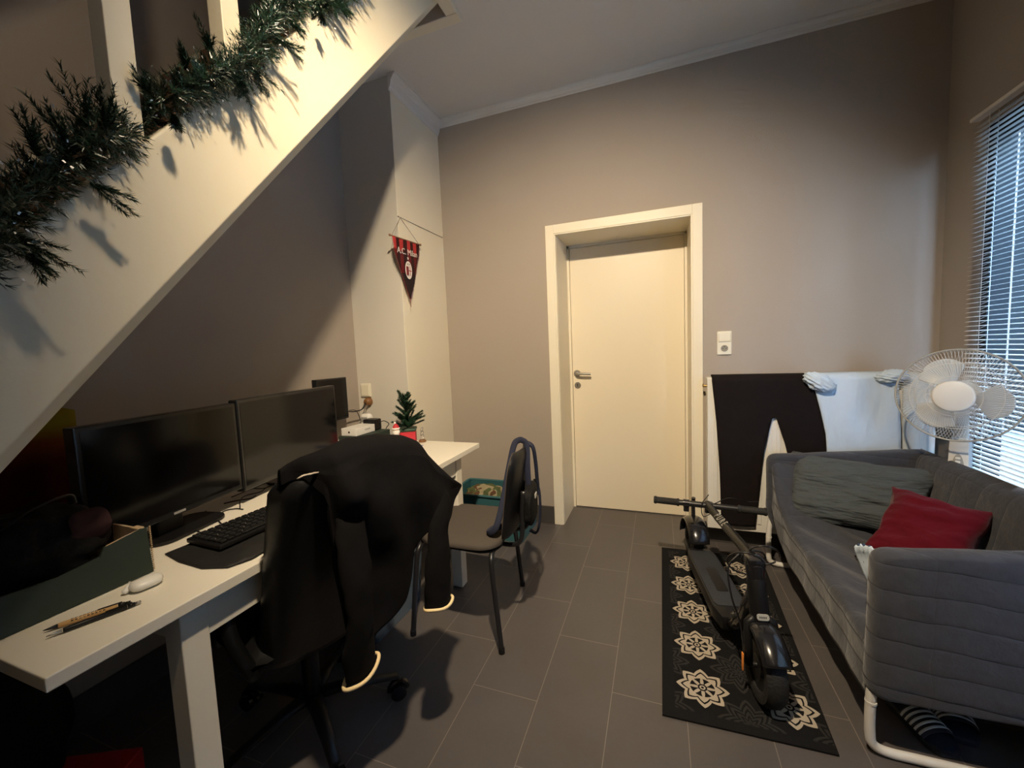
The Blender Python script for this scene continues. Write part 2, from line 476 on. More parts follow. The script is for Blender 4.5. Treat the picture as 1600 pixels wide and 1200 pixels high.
# door wall with the doorway cut out
bm = NB()
box(bm, (XL-.2, YW, 0), (-.715, YW+.40, ZC)); box(bm, (.243, YW, 0), (XR+.25, YW+.40, ZC)); box(bm, (-.715, YW, 2.108), (.243, YW+.40, ZC))
box(bm, (-.715, YW+.385, 0), (.243, YW+.42, 2.108))
struct('wall_back', bm, M_TAUPE)
ZU = 4.6
bm = NB(); box(bm, (XL-.2, YB-.2, 0), (XL, 3.19, ZU)); struct('wall_left', bm, M_TAUPE)
# window wall
WY0, WY1, WZ0, WZ1 = -.60, 2.52, .42, 2.19
bm = NB()
box(bm, (XR, YB-.2, 0), (XR+.11, WY0, ZC)); box(bm, (XR, WY1, 0), (XR+.11, 3.19, ZC))
box(bm, (XR, WY0, 0), (XR+.11, WY1, WZ0)); box(bm, (XR, WY0, WZ1), (XR+.11, WY1, ZC))
struct('wall_right', bm, M_TAUPE)
bm = NB(); box(bm, (XL-.2, YB-.2, 0), (XR+.24, YB, ZU)); struct('wall_front', bm, M_TAUPE)
# boxed-in chase in the left corner
bm = NB(); box(bm, (XL-.02, 2.22, 0), (-1.532, YW+.02, ZC+.02), .003); cw = struct('wall_corner', bm, [M_CREAM, mat('cream_paint_dim_side', (.62, .59, .53), .5, spec=.3, var=.03, vscale=4)])
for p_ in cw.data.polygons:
    if p_.normal.y < -.9: p_.material_index = 1  # weaker light on the camera-facing side, put into a greyer colour
# ceiling with the stairwell cut out (x < -.945, y < 1.975)
bm = NB()
box(bm, (-.945, YB-.2, ZC), (XR+.24, 3.19, ZC+.22)); box(bm, (XL-.2, 1.975, ZC), (-.945, 3.19, ZC+.22))
struct('ceiling', bm, M_CEIL)
bm = NB(); box(bm, (XL-.2, YB-.2, ZU), (-.5, 2.3, ZU+.1)); box(bm, (XL-.2, 1.975, ZC+.22), (-.5, 2.2, ZU)); box(bm, (-.70, YB-.2, ZC+.22), (-.5, 1.975, ZU))
struct('wall_stairwell', bm, M_TAUPE)
# cove mouldings
def cove(bm, pts_fn, h, d):
    prof = [(0, 0), (0, -h), (.006, -h), (.010, -h*.86), (.016, -h*.80), (d*.45, -h*.42), (d*.72, -h*.20), (d*.80, -h*.13), (d, -h*.10), (d, 0)]
    return prof
def run_moulding(name, a, b, out, h, d):
    """straight moulding from a to b on a wall whose outward direction is out"""
    bm = NB(); a = Vector(a); b = Vector(b); out = Vector(out)
    pr = cove(None, None, h, d); R1 = [bm.verts.new(a+out*p[0]+Vector((0, 0, p[1]))) for p in pr]; R2 = [bm.verts.new(b+out*p[0]+Vector((0, 0, p[1]))) for p in pr]
    n = len(pr)
    for i in range(n): bm.faces.new((R1[i], R1[(i+1) % n], R2[(i+1) % n], R2[i]))
    bm.faces.new(R1[::-1]); bm.faces.new(R2); bmesh.ops.recalc_face_normals(bm, faces=bm.faces)
    return struct(name, bm, M_CEIL)
run_moulding('trim_1', (-1.532, YW, ZC), (XR, YW, ZC), (0, -1, 0), .045, .04)
run_moulding('trim_2', (-1.532, 2.20, ZC), (-1.532, YW-.002, ZC), (1, 0, 0), .095, .055)
bm = NB(); box(bm, (-.985, YB, ZC-.028), (-.925, 1.945, ZC+.05), .004); box(bm, (XL, 1.945, ZC-.028), (-.925, 2.005, ZC+.05), .004); struct('trim_3', bm, M_CREAM)
# skirting tiles
bm = NB(); box(bm, (-1.532, YW-.012, 0), (-.732, YW, .128), .002); box(bm, (.262, YW-.012, 0), (XR, YW, .128), .002); struct('baseboard_back', bm, M_SKIRT)
bm = NB(); box(bm, (XR-.012, YB, 0), (XR, YW-.012, .128), .002); struct('baseboard_right', bm, M_SKIRT)
bm = NB(); box(bm, (XL, 2.208, 0), (-1.532, 2.22, .128), .002); box(bm, (-1.532, 2.208, 0), (-1.52, YW-.012, .128), .002); struct('baseboard_corner', bm, M_SKIRT)
bm = NB(); box(bm, (XL, YB, 0), (XL+.012, 2.208, .128), .002); struct('baseboard_left', bm, M_SKIRT)

# ---- door
d = bpy.data.objects.new('door_1', None); COL.objects.link(d); d.location = (-.235, 2.79, 0); d['kind'] = 'structure'; WM[d.name] = Matrix.Translation((-.235, 2.79, 0))
bm = NB()   # flat architrave with a small inner bead, then deep jambs
for (x0, x1, z0, z1) in ((-.729, -.672, 0, 2.122), (.201, .258, 0, 2.122), (-.672, .201, 2.062, 2.122)):
    box(bm, (x0, YW-.016, z0), (x1, YW+.004, z1), .0025)
for (x0, x1, z0, z1) in ((-.674, -.662, 0, 2.066), (.191, .203, 0, 2.066), (-.662, .191, 2.054, 2.066)):
    box(bm, (x0, YW-.012, z0), (x1, YW+.02, z1), .002)
obj('door_frame', bm, M_CREAM, d)
bm = NB()
box(bm, (-.716, YW+.002, 0), (-.660, YW+.36, 2.11)); box(bm, (.192, YW+.002, 0), (.244, YW+.36, 2.11)); box(bm, (-.68, YW+.002, 2.058), (.21, YW+.36, 2.109))
box(bm, (-.662, YW+.350, 0), (-.642, YW+.384, 2.058)); box(bm, (.176, YW+.350, 0), (.194, YW+.384, 2.058)); box(bm, (-.66, YW+.350, 2.040), (.19, YW+.384, 2.059))
obj('door_jamb', bm, M_CREAM, d)
bm = NB(); box(bm, (-.640, YW+.358, .006), (.174, YW+.384, 2.038), .002); leaf = obj('door_leaf', bm, M_DOOR, d)
YD = YW+.358
bm = NB(); Mr = axes((-.605, YD, 1.078), (1, 0, 0), (0, 0, 1), (0, -1, 0))
lathe(bm, [(0, 0), (.026, 0), (.026, .006), (.024, .008), (0, .008)], Mr)
tube(bm, catmull([(-.605, YD-.008, 1.078), (-.605, YD-.035, 1.078), (-.590, YD-.052, 1.078), (-.560, YD-.055, 1.077), (-.490, YD-.055, 1.074)], 5), .0095, 12)
obj('door_handle', bm, M_STEEL, d, 1)
bm = NB(); Mr = axes((-.603, YD, .985), (1, 0, 0), (0, 0, 1), (0, -1, 0)); lathe(bm, [(0, 0), (.025, 0), (.025, .006), (.023, .008), (0, .008)], Mr)
obj('keyhole_plate', bm, M_STEEL, d, 1)
bm = NB(); Mr = axes((-.603, YD-.0082, .985), (1, 0, 0), (0, 0, 1), (0, -1, 0))
prism(bm, [(-.003, -.010), (.003, -.010), (.0022, .002), (.005, .006), (.003, .010), (-.003, .010), (-.005, .006), (-.0022, .002)], Mr, .0006)
obj('keyhole', bm, M_HOLE, d)

# ---- window
w = bpy.data.objects.new('window_1', None); COL.objects.link(w); w.location = (XR+.07, 1.6, WZ0); w['kind'] = 'structure'; WM[w.name] = Matrix.Translation((XR+.07, 1.6, WZ0))
bm = NB(); X0, X1 = XR+.001, XR+.075
for (y0, y1, z0, z1) in ((WY0, WY0+.06, WZ0, WZ1), (WY1-.05, WY1, WZ0, WZ1), (WY0, WY1, WZ0, WZ0+.06), (WY0, WY1, WZ1-.06, WZ1), (1.46, 1.52, WZ0, WZ1), (.42, .48, WZ0, WZ1)):
    box(bm, (X0, y0, z0), (X1, y1, z1), .003)
obj('window_frame', bm, mat('anthracite_frame', (.010, .013, .014), .6, spec=.2), w)
bm = NB(); box(bm, (XR+.066, WY0+.05, WZ0+.05), (XR+.068, .43, WZ1-.05)); box(bm, (XR+.066, .47, WZ0+.05), (XR+.068, 1.47, WZ1-.05)); box(bm, (XR+.066, 1.51, WZ0+.05), (XR+.068, WY1-.04, WZ1-.05)); obj('window_glass', bm, M_PANE, w)
bm = NB(); box(bm, (XR-.002, WY0, WZ0-.03), (XR+.05, WY1, WZ0), .003); obj('window_sill', bm, M_CREAM, w)
# outside the window: near-black backdrop added to darken the blind's gaps, and the ground
bm = NB(); box(bm, (4.6, -8, -.3), (4.8, 16, 4.6)); struct('wall_backdrop', bm, M_OUT)
bm = NB(); box(bm, (XR+.26, -8, -.3), (4.6, 16, -.1)); struct('ground_outside', bm, mat('outside_paving', (.06, .065, .065), .9))

# ---- venetian blind
bl = thing('venetian_blind', 'white horizontal slat blind hanging over the window, closed halfway', 'blind', (XR-.03, 1.6, 2.24))
bm = NB(); box(bm, (XR-.050, -.65, 2.222), (XR-.012, 2.545, 2.238), .003); obj('head_rail', bm, M_WHITEMET, bl)
bm = NB(); z = 2.19; ct = math.radians(8)
while z > .40:
    for k in range(4):   # crowned slat in four facets
        a0 = -.0125+.00625*k; a1 = a0+.00625
        def cr(a): return .0016*(1-(a/.0125)**2)
        q = [(XR-.030+a*math.cos(ct)-cr(a)*math.sin(ct), z+a*math.sin(ct)+cr(a)*math.cos(ct)) for a in (a0, a1)]
        vs = [bm.verts.new((q[0][0], -.63, q[0][1])), bm.verts.new((q[1][0], -.63, q[1][1])), bm.verts.new((q[1][0], 2.53, q[1][1])), bm.verts.new((q[0][0], 2.53, q[0][1]))]
        bm.faces.new(vs)
    z -= .0212
bmesh.ops.remove_doubles(bm, verts=bm.verts, dist=.00005)
obj('slats', bm, M_BLIND, bl, 1)
bm = NB(); box(bm, (XR-.043, -.63, .375), (XR-.018, 2.53, .390), .002); obj('bottom_rail', bm, M_WHITEMET, bl)
for yy in (2.43, 1.95, 1.35, .85, .30, -.40):
    bm = NB()
    tube(bm, [(XR-.0445, yy, 2.215), (XR-.0445, yy, .385)], .0011, 5); tube(bm, [(XR-.0155, yy, 2.215), (XR-.0155, yy, .385)], .0011, 5)
    z = 2.185
    while z > .40:
        tube(bm, [(XR-.0445, yy, z-.008), (XR-.0155, yy, z+.006)], .0007, 3); z -= .0212
    obj('ladder_cord', bm, M_WHITEPL, bl)

# ================================================================== STAIRCASE
S = 1.19; XS = -.95
st = thing('staircase', 'cream painted staircase rising over the desk with a garland on its side', 'staircase', (XS-.4, -.6, 0))
def zt(y): return 1.0676+S*y
def zl(y): return .784+S*y
def zb(y): return .747+S*y
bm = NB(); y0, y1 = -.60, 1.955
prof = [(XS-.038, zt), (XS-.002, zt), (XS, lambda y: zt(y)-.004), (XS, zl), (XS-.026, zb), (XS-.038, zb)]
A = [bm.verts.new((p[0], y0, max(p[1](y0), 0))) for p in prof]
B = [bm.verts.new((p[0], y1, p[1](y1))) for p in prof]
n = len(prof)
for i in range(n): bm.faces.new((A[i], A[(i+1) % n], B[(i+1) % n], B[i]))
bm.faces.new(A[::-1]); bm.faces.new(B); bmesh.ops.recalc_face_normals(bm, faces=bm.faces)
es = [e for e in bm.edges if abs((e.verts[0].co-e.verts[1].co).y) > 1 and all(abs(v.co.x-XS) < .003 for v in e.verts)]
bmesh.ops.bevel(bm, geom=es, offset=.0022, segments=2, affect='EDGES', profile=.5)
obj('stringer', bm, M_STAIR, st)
bm = NB()
A = [(XL+.002, zt), (XL+.03, zt), (XL+.03, zb), (XL+.002, zb)]
va = [bm.verts.new((p[0], y0, max(p[1](y0), 0))) for p in A]; vb = [bm.verts.new((p[0], y1, p[1](y1))) for p in A]
for i in range(4): bm.faces.new((va[i], va[(i+1) % 4], vb[(i+1) % 4], vb[i]))
bm.faces.new(va[::-1]); bm.faces.new(vb); bmesh.ops.recalc_face_normals(bm, faces=bm.faces)
obj('wall_stringer', bm, M_STAIR, st)
k = 0
zz = .20
while zz < ZC+.2:
    yn = (zz-1.0676)/S-.004     # nosing just proud of the stringer's top edge
    if yn < 1.72:
        bm = NB(); box(bm, (XL+.032, yn, zz-.035), (XS-.040, yn+.235, zz), .006); obj('tread', bm, M_WOOD, st)
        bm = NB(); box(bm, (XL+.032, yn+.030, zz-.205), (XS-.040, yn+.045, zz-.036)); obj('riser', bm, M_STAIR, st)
    zz += .205
for yc in (-.42, -.185, .05, .285, .52, .750, .985, 1.22, 1.455):
    bm = NB(); box(bm, (XS-.046, yc-.0225, zt(yc-.0225)-.03), (XS-.0005, yc+.0225, zt(yc)+.86), .002)
    obj('baluster', bm, M_STAIR, st)
bm = NB()
va = [bm.verts.new((x, -.5, z+zt(-.5))) for x, z in ((XS-.055, .84), (XS+.012, .84), (XS+.012, .93), (XS-.055, .93))]
vb = [bm.verts.new((x, 1.60, z+zt(1.60))) for x, z in ((XS-.055, .84), (XS+.012, .84), (XS+.012, .93), (XS-.055, .93))]
for i in range(4): bm.faces.new((va[i], va[(i+1) % 4], vb[(i+1) % 4], vb[i]))
bm.faces.new(va[::-1]); bm.faces.new(vb); bmesh.ops.recalc_face_normals(bm, faces=bm.faces)
bmesh.ops.bevel(bm, geom=list(bm.edges), offset=.006, segments=2, affect='EDGES')
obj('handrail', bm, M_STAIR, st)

# ================================================================== GARLAND
def needles(bm, a, d, L, n, nl, w=.0011, spread=1.0, mi=0, rnd=random):
    """a sprig: n needles along direction d from a"""
    a = Vector(a); d = Vector(d).normalized()
    s = d.orthogonal().normalized(); q = d.cross(s)
    for i in range(n):
        t = (i+rnd.random())/n
        ph = rnd.random()*2*PI
        side = s*math.cos(ph)+q*math.sin(ph)
        dr = (d*(.75+.25*t)+side*spread*(1.05-.45*t)).normalized()
        p = a+d*L*t; e = p+dr*nl*(.7+.5*rnd.random())
        wv = dr.cross(side+Vector((.01, .02, .03))).normalized()*w
        v = [bm.verts.new(p-wv), bm.verts.new(p+wv), bm.verts.new(e)]
        bm.faces.new(v).material_index = mi
GP = [(-0.925, 0.282, 1.41), (-0.915, 0.314, 1.474), (-0.93, 0.351, 1.543), (-0.94, 0.391, 1.594), (-0.935, 0.429, 1.645), (-0.925, 0.462, 1.679), (-1, 0.55, 1.766), (-0.985, 0.578, 1.805), (-0.94, 0.596, 1.826), (-0.93, 0.644, 1.879),
      (-0.915, 0.685, 1.917), (-0.91, 0.748, 1.986), (-0.92, 0.807, 2.081), (-0.925, 0.856, 2.17), (-0.93, 0.905, 2.24), (-0.985, 1.03, 2.333), (-0.925, 1.031, 2.324), (-0.92, 1.113, 2.42), (-0.92, 1.232, 2.572)]
GP = [Vector(p) for p in GP]
ga = thing('pine_garland', 'green artificial pine garland with silvery tips wound along the stair stringer', 'garland', GP[8])
path = catmull(GP, 12)
bm = NB(); tube(bm, path, .003, 5); obj('garland_wire', bm, M_TWIG, ga)
rg = random.Random(3)
bm = NB()
for i in range(len(path)-1):
    a, b = path[i], path[i+1]; t = (b-a).normalized(); L = (b-a).length
    m = max(1, int(L/.0008))
    for k in range(m):
        p = a+(b-a)*(k+rg.random())/m
        ph = rg.random()*2*PI
        s = t.orthogonal().normalized(); q = t.cross(s)
        side = s*math.cos(ph)+q*math.sin(ph)
        if side.x < -.2 and p.x < -.93: side.x *= -.4
        dr = (side+t*(rg.random()-.2)*.9).normalized()
        ln = .014+.032*rg.random()
        needles(bm, p+side*.012*rg.random(), dr, ln, 20, .015, .0012, 1.3, 0, rg)
for (px, d, ln) in (((-0.9, 0.425, 1.672), (.1, -.10, 1), .10), ((-0.9, 0.455, 1.687), (.15, .2, 1), .09), ((-0.9, 0.402, 1.636), (.1, -.35, 1), .08), ((-0.9, 0.366, 1.601), (.1, -.1, 1), .07), ((-0.91, 0.429, 1.587), (.25, .7, -.35), .075),
                    ((-0.9, 0.334, 1.472), (.3, .5, -.4), .08), ((-0.9, 0.338, 1.449), (.25, .5, -.6), .05), ((-0.92, 0.671, 1.95), (.1, -.2, 1), .07), ((-0.9, 0.755, 1.969), (.3, .4, -.8), .08), ((-0.9, 0.826, 2.081), (.3, .8, -.1), .08), ((-0.9, 0.719, 1.919), (.3, 0, -1), .06),
                    ((-0.91, 0.573, 1.77), (.3, .1, -1), .035), ((-0.91, 0.881, 2.168), (.3, .8, -.3), .05), ((-0.9, 1.07, 2.345), (.25, .6, -.5), .06), ((-0.9, 0.987, 2.258), (.3, .2, -1), .04), ((-0.93, 0.548, 1.798), (.1, -.4, .9), .05), ((-0.92, 0.613, 1.882), (.1, -.2, 1), .05)):
    d = Vector(d).normalized()
    for q in range(8):
        dd = (d+Vector((rg.uniform(-.3, .3), rg.uniform(-.4, .4), rg.uniform(-.4, .4)))).normalized()
        needles(bm, px, dd, ln*rg.uniform(.35, .95), 70, .013, .0011, 1.5, 0, rg)
# silvery tinsel tips among the needles
for k in range(170):
    p = path[int(rg.random()*(len(path)-1))]+Vector((rg.uniform(0, .05), rg.uniform(-.05, .05), rg.uniform(-.05, .05)))
    box(bm, (-.0022, -.0003, -.0012), (.0022, .0003, .0012), M=Matrix.Translation(p) @ Matrix.Rotation(rg.random()*6, 4, 'X') @ Matrix.Rotation(rg.random()*6, 4, 'Z'), mi=1)
obj('garland_needles', bm, [M_PINE, M_SILVER], ga)

# ================================================================== CAMERA AND LIGHT
R, U, W = [Vector(v) for v in [[0.939222, 0.340833, -0.041167], [0.011222, 0.089369, 0.995935], [-0.343127, 0.935866, -0.080112]]]
cd = bpy.data.cameras.new('camera'); cam = bpy.data.objects.new('camera', cd); COL.objects.link(cam)
cd.sensor_width = 36; cd.lens = 36*630/1600; cd.clip_start = .02
cam.matrix_world = Matrix(((R.x, U.x, -W.x, 0), (R.y, U.y, -W.y, 0), (R.z, U.z, -W.z, 1.27), (0, 0, 0, 1)))
SC.camera = cam
# ceiling spot above the desk side of the room: warm, pointed at the door corner
ld = bpy.data.lights.new('warm_spot', 'SPOT'); lo = bpy.data.objects.new('warm_spot', ld); COL.objects.link(lo)
lo.location = (-.14, .46, 2.73); ld.energy = 200; ld.color = (1.0, .80, .55); ld.spot_size = math.radians(111); ld.spot_blend = 1.0; ld.shadow_soft_size = .035
lo.rotation_euler = (Vector((-.62, 2.7, .40))-lo.location).to_track_quat('-Z', 'Y').to_euler()
# its twin head, turned towards the stairs
ld = bpy.data.lights.new('warm_spot_stairs', 'SPOT'); lo = bpy.data.objects.new('warm_spot_stairs', ld); COL.objects.link(lo)
lo.location = (-.07, .41, 2.75); ld.energy = 15; ld.color = (1.0, .80, .56); ld.spot_size = math.radians(104); ld.spot_blend = 1.0; ld.shadow_soft_size = .035
lo.rotation_euler = (Vector((-1.9, .15, 2.6))-lo.location).to_track_quat('-Z', 'Y').to_euler()
# weak unseen fill light added behind the camera to brighten the stair side
ld = bpy.data.lights.new('back_fill', 'POINT'); lo = bpy.data.objects.new('back_fill', ld); COL.objects.link(lo)
lo.location = (.3, -.9, 2.5); ld.energy = 1.0; ld.color = (1.0, .80, .56); ld.shadow_soft_size = .12
# daylight: the sky over the yard, through the window
wd = bpy.data.worlds.new('World'); SC.world = wd; wd.use_nodes = True
nt = wd.node_tree; bg = nt.nodes['Background']
tc = nt.nodes.new('ShaderNodeTexCoord'); sp = nt.nodes.new('ShaderNodeSeparateXYZ'); mr = nt.nodes.new('ShaderNodeMapRange'); cr = nt.nodes.new('ShaderNodeMix'); cr.data_type = 'RGBA'
nt.links.new(tc.outputs['Generated'], sp.inputs[0]); nt.links.new(sp.outputs[2], mr.inputs['Value'])
mr.inputs['From Min'].default_value = 0; mr.inputs['From Max'].default_value = .8
nt.links.new(mr.outputs[0], cr.inputs['Factor']); cr.inputs['A'].default_value = (.46, .68, 1, 1); cr.inputs['B'].default_value = (.34, .58, 1, 1)
nt.links.new(cr.outputs['Result'], bg.inputs['Color']); bg.inputs['Strength'].default_value = 26.0
pd = bpy.data.lights.new('window_portal', 'AREA'); po = bpy.data.objects.new('window_portal', pd); COL.objects.link(po)
pd.shape = 'RECTANGLE'; pd.size = WZ1-WZ0; pd.size_y = WY1-WY0; pd.cycles.is_portal = True
po.location = (XR+.13, (WY0+WY1)/2, (WZ0+WZ1)/2); po.rotation_euler = Vector((-1, 0, 0)).to_track_quat('-Z', 'Y').to_euler()

SC.view_settings.view_transform = 'Standard'; SC.view_settings.look = 'None'; SC.view_settings.exposure = 0.85; SC.view_settings.gamma = 1.0
SC.view_settings.use_curve_mapping = False
SC.cycles.use_denoising = True
SC.cycles.max_bounces = 8; SC.cycles.diffuse_bounces = 4; SC.cycles.transparent_max_bounces = 24
SC.cycles.sample_clamp_indirect = 4

# ================================================================== DESK
DZ = .75
dk = thing('desk', 'long white table with square legs standing against the left wall', 'desk', (-1.45, 1.2, 0))
bm = NB(); box(bm, (-1.925, .325, DZ-.028), (-.985, 2.095, DZ), .0025); obj('tabletop', bm, M_DESK, dk)
for (x, y) in ((-1.078, .545), (-1.078, 1.865)):
    bm = NB(); box(bm, (x, y, 0), (x+.060, y+.060, DZ-.029), .003); obj('leg', bm, M_DESK, dk)
bm = NB(); box(bm, (-1.035, .606, .625), (-1.022, 1.864, DZ-.029), .001); obj('apron', bm, M_DESK, dk)
bm = NB(); box(bm, (-1.934, .36, .65), (-1.905, 2.06, DZ-.029), .002); obj('wall_batten', bm, M_DESK, dk)
for y in (.565, 1.885):
    bm = NB(); box(bm, (-1.829, y, .625), (-1.079, y+.018, DZ-.029), .001); obj('apron', bm, M_DESK, dk)

# ---- monitors
def monitor(name, label, p0, p1, z0, z1, foot, logo, mi_screen=M_SCREEN, dep=.035, bz=.012, chin=.018):
    """p0 near end, p1 far end of the screen's front face in plan"""
    a = Vector((*p0, 0)); b = Vector((*p1, 0)); u = (b-a).normalized(); n = Vector((u.y, -u.x, 0))   # faces the room
    c = (a+b)/2; w = (b-a).length
    t = thing(name, label, 'monitor', (c.x, c.y, DZ), group='black monitors along the desk')
    M = axes((a.x, a.y, z0), u, (0, 0, 1), n)
    h = z1-z0
    bm = NB(); box(bm, (0, 0, -dep), (w, h, 0), .004, M=M); obj('monitor_shell', bm, M_BEZEL, t)
    bm = NB(); box(bm, (bz, chin, 0), (w-bz, h-bz, .0008), M=M); obj('screen', bm, mi_screen, t)
    if logo:
        bm = NB(); box(bm, (w/2-.018, chin*.30, .0002), (w/2+.018, chin*.68, .0010), .0002, M=M); obj('maker_mark', bm, M_SILVER, t)
    if foot:
        bm = NB(); prism(bm, rrect(.24, .15, .05, 6), axes((c.x-n.x*.065, c.y-n.y*.065, DZ+.001), u, n, (0, 0, 1)) @ Matrix.Translation((.03, .02, 0)), .010, .002); obj('stand_foot', bm, M_BLACKPL, t)
        bm = NB(); box(bm, (w/2-.04, -(z0-DZ)+.008, -dep-.035), (w/2+.04, h*.55, -dep-.001), .006, M=M); obj('stand_neck', bm, M_BLACKPL, t)
    return t
monitor('monitor', 'wide black monitor nearest the stairs, its dark screen facing the desk chair', (-1.345, .545), (-1.425, 1.005), .815, 1.128, True, True)
monitor('monitor', 'black monitor in the middle, between the nearest one and the small square screen', (-1.422, 1.008), (-1.548, 1.605), .800, 1.137, True, True)
monitor('monitor', 'small squarish black screen mounted behind the far end of the desk', (-1.80, 1.735), (-1.80, 1.968), .905, 1.157, True, False, bz=.008, chin=.012)

# ---- cables, power strip, sockets
def cable(label, pts, r=.0022, m=None, name='cable', cat='cable', n=8, group='cables on the desk'):
    P = catmull(pts, n); c = P[len(P)//2]
    bm = NB(); tube(bm, P, r, 8)
    o = obj(name, bm, m or M_BLACKPL, None, 'all'); tag(o, label, cat, group); return o
zc_ = DZ+.003
def dz(p, z=zc_): return (p[0], p[1], z)
cable('thin black cable making a wide loop towards the mouse pad', [dz((-1.509, 0.924, 0.75)), dz((-1.466, 0.868, 0.75)), dz((-1.403, 0.819, 0.75)), dz((-1.33, 0.796, 0.75)), dz((-1.294, 0.81, 0.75)), dz((-1.303, 0.85, 0.75))])
cable('thin black cable curling into a C shape beside the keyboard', [dz((-1.255, 0.834, 0.75)), dz((-1.337, 0.861, 0.75)), dz((-1.39, 0.888, 0.75)), dz((-1.442, 0.941, 0.75)), dz((-1.424, 0.969, 0.75)), dz((-1.389, 0.972, 0.75))], .002)
cable('thin black cable crossing the desk from the monitor foot towards the chair', [dz((-1.521, 0.995, 0.75)), dz((-1.499, 1.033, 0.75)), dz((-1.469, 1.061, 0.75)), dz((-1.468, 1.082, 0.75), DZ+.006)], .0022)
cable('thin black cable running under the middle monitor in a flat wave', [dz((-1.407, 0.974, 0.75), DZ+.006), dz((-1.489, 1.036, 0.75), DZ+.006), dz((-1.52, 1.084, 0.75)), dz((-1.502, 1.124, 0.75)), dz((-1.523, 1.166, 0.75)), dz((-1.556, 1.232, 0.75)), dz((-1.568, 1.273, 0.75))], .0018)
cable('thin black cable lying straight along the foot of the middle monitor', [dz((-1.561, 1.052, 0.75)), dz((-1.578, 1.152, 0.75)), dz((-1.59, 1.25, 0.75)), dz((-1.601, 1.341, 0.75))], .0020)
cable('thin black cable with a slack bend near the back of the chair', [dz((-1.598, 1.148, 0.75), DZ+.007), dz((-1.549, 1.144, 0.75), DZ+.007), dz((-1.515, 1.16, 0.75), DZ+.007), dz((-1.529, 1.221, 0.75), DZ+.007), dz((-1.514, 1.233, 0.75), DZ+.007)], .0020)
ps = thing('power_strip', 'white multi-socket power strip lying behind the middle monitor', 'power strip', (-1.79, 1.85, DZ))
u = (Vector((-1.779, 1.905, 0.77))-Vector((-1.661, 1.622, 0.77))).normalized()
Mp = axes(Vector((-1.752, 1.789, 0.76))+Vector((0, 0, .008)), u, Vector((0, 0, 1)).cross(u), (0, 0, 1))
bm = NB(); box(bm, (-.16, -.027, -.016), (.16, .027, .018), .006, M=Mp); obj('strip_body', bm, M_WHITEPL, ps)
for k in range(5):
    bm = NB(); lathe(bm, [(0, .0185), (.018, .0185), (.019, .0195), (.020, .0185), (.020, .0180)], Mp @ Matrix.Translation((-.125+.062*k, 0, 0)), 20)
    lathe(bm, [(0, .0200), (.003, .0200), (.003, .0186)], Mp @ Matrix.Translation((-.125+.062*k, .008, 0)), 8); lathe(bm, [(0, .0200), (.003, .0200), (.003, .0186)], Mp @ Matrix.Translation((-.125+.062*k, -.008, 0)), 8)
    obj('socket', bm, M_IVORY if k % 2 else M_WHITEPL, ps)
cable('white cable trailing from the power strip towards the jacket', [dz((-1.819, 1.987, 0.75)), dz((-1.788, 1.856, 0.75), DZ+.02), dz((-1.724, 1.716, 0.75)), dz((-1.69, 1.614, 0.75)), dz((-1.668, 1.544, 0.75))], .003, M_WHITEPL)
# wall outlet on the chase and plug
wo = thing('wall_outlet', 'yellowed double wall socket above the white router box', 'wall outlet', (-1.862, 2.22, 1.03))
bm = NB(); box(bm, (-1.905, 2.207, 1.005), (-1.824, 2.2195, 1.095), .004); box(bm, (-1.896, 2.203, 1.012), (-1.833, 2.208, 1.088), .003); obj('outlet_plate', bm, M_IVORY, wo)
pg = thing('power_plug', 'round brown plug with a black lead in the wall below the yellowed socket', 'plug', (-1.845, 2.20, .972))
bm = NB(); lathe(bm, [(0, 0), (.030, 0), (.030, .010), (.022, .030), (.012, .036), (0, .036)], axes((-1.850, 2.2185, .972), (1, 0, 0), (0, 0, 1), (0, -1, 0)), 20); obj('plug_body', bm, M_BROWNPLUG, pg, 1)
bm = NB(); tube(bm, catmull([(-1.850, 2.185, .972), (-1.855, 2.15, .93), (-1.86, 2.08, .925), (-1.84, 1.98, .94), (-1.83, 1.90, .93)], 6), .004, 8); obj('plug_lead', bm, M_BLACKPL, pg, 'all')
cable('thin grey cable hanging from the plug down behind the router box', [(-1.842, 2.19, .955), (-1.860, 2.18, .92), (-1.872, 2.16, .88), (-1.868, 2.10, .80), (-1.865, 2.07, .7535)], .0025, M_GREYTXT)
cable('thin black cable drooping from the edge of the small screen', [(-1.80, 1.972, .95), (-1.79, 2.02, .94), (-1.79, 2.05, .88), (-1.80, 2.06, .80), (-1.80, 2.05, .756)], .0022)
# router box stack
bx = thing('storage_box', 'dark green box under the small white box at the far end of the desk', 'box', (-1.62, 1.92, DZ))
bm = NB(); box(bm, (-1.725, 1.790, DZ+.001), (-1.555, 2.035, DZ+.078), .003); obj('box_body', bm, M_GREENBOX, bx)
wb = thing('white_box', 'small white carton with a dark dot resting on the dark green box', 'box', (-1.66, 1.90, DZ+.08))
bm = NB(); box(bm, (-1.715, 1.805, DZ+.079), (-1.610, 1.965, DZ+.122), .0015); obj('carton', bm, M_WHITEPL, wb)
bm = NB(); lathe(bm, [(0, 0), (.006, 0), (.006, .0006), (0, .0006)], axes((-1.66, 1.805, DZ+.100), (1, 0, 0), (0, 0, 1), (0, -1, 0)), 16); obj('dot_mark', bm, M_INK, wb)
bm = NB()
for k in range(5): box(bm, (-1.6102, 1.88+.009*k, DZ+.100), (-1.6094, 1.886+.009*k, DZ+.107))
obj('small_print', bm, M_GREYTXT, wb)
ad = thing('power_adapter', 'flat black adapter with a looped lead lying on top of the small boxes', 'adapter', (-1.66, 2.0, DZ+.125))
bm = NB(); box(bm, (-1.700, 1.968, DZ+.079), (-1.610, 2.030, DZ+.145), .006); obj('adapter_body', bm, M_BLACKPL, ad)
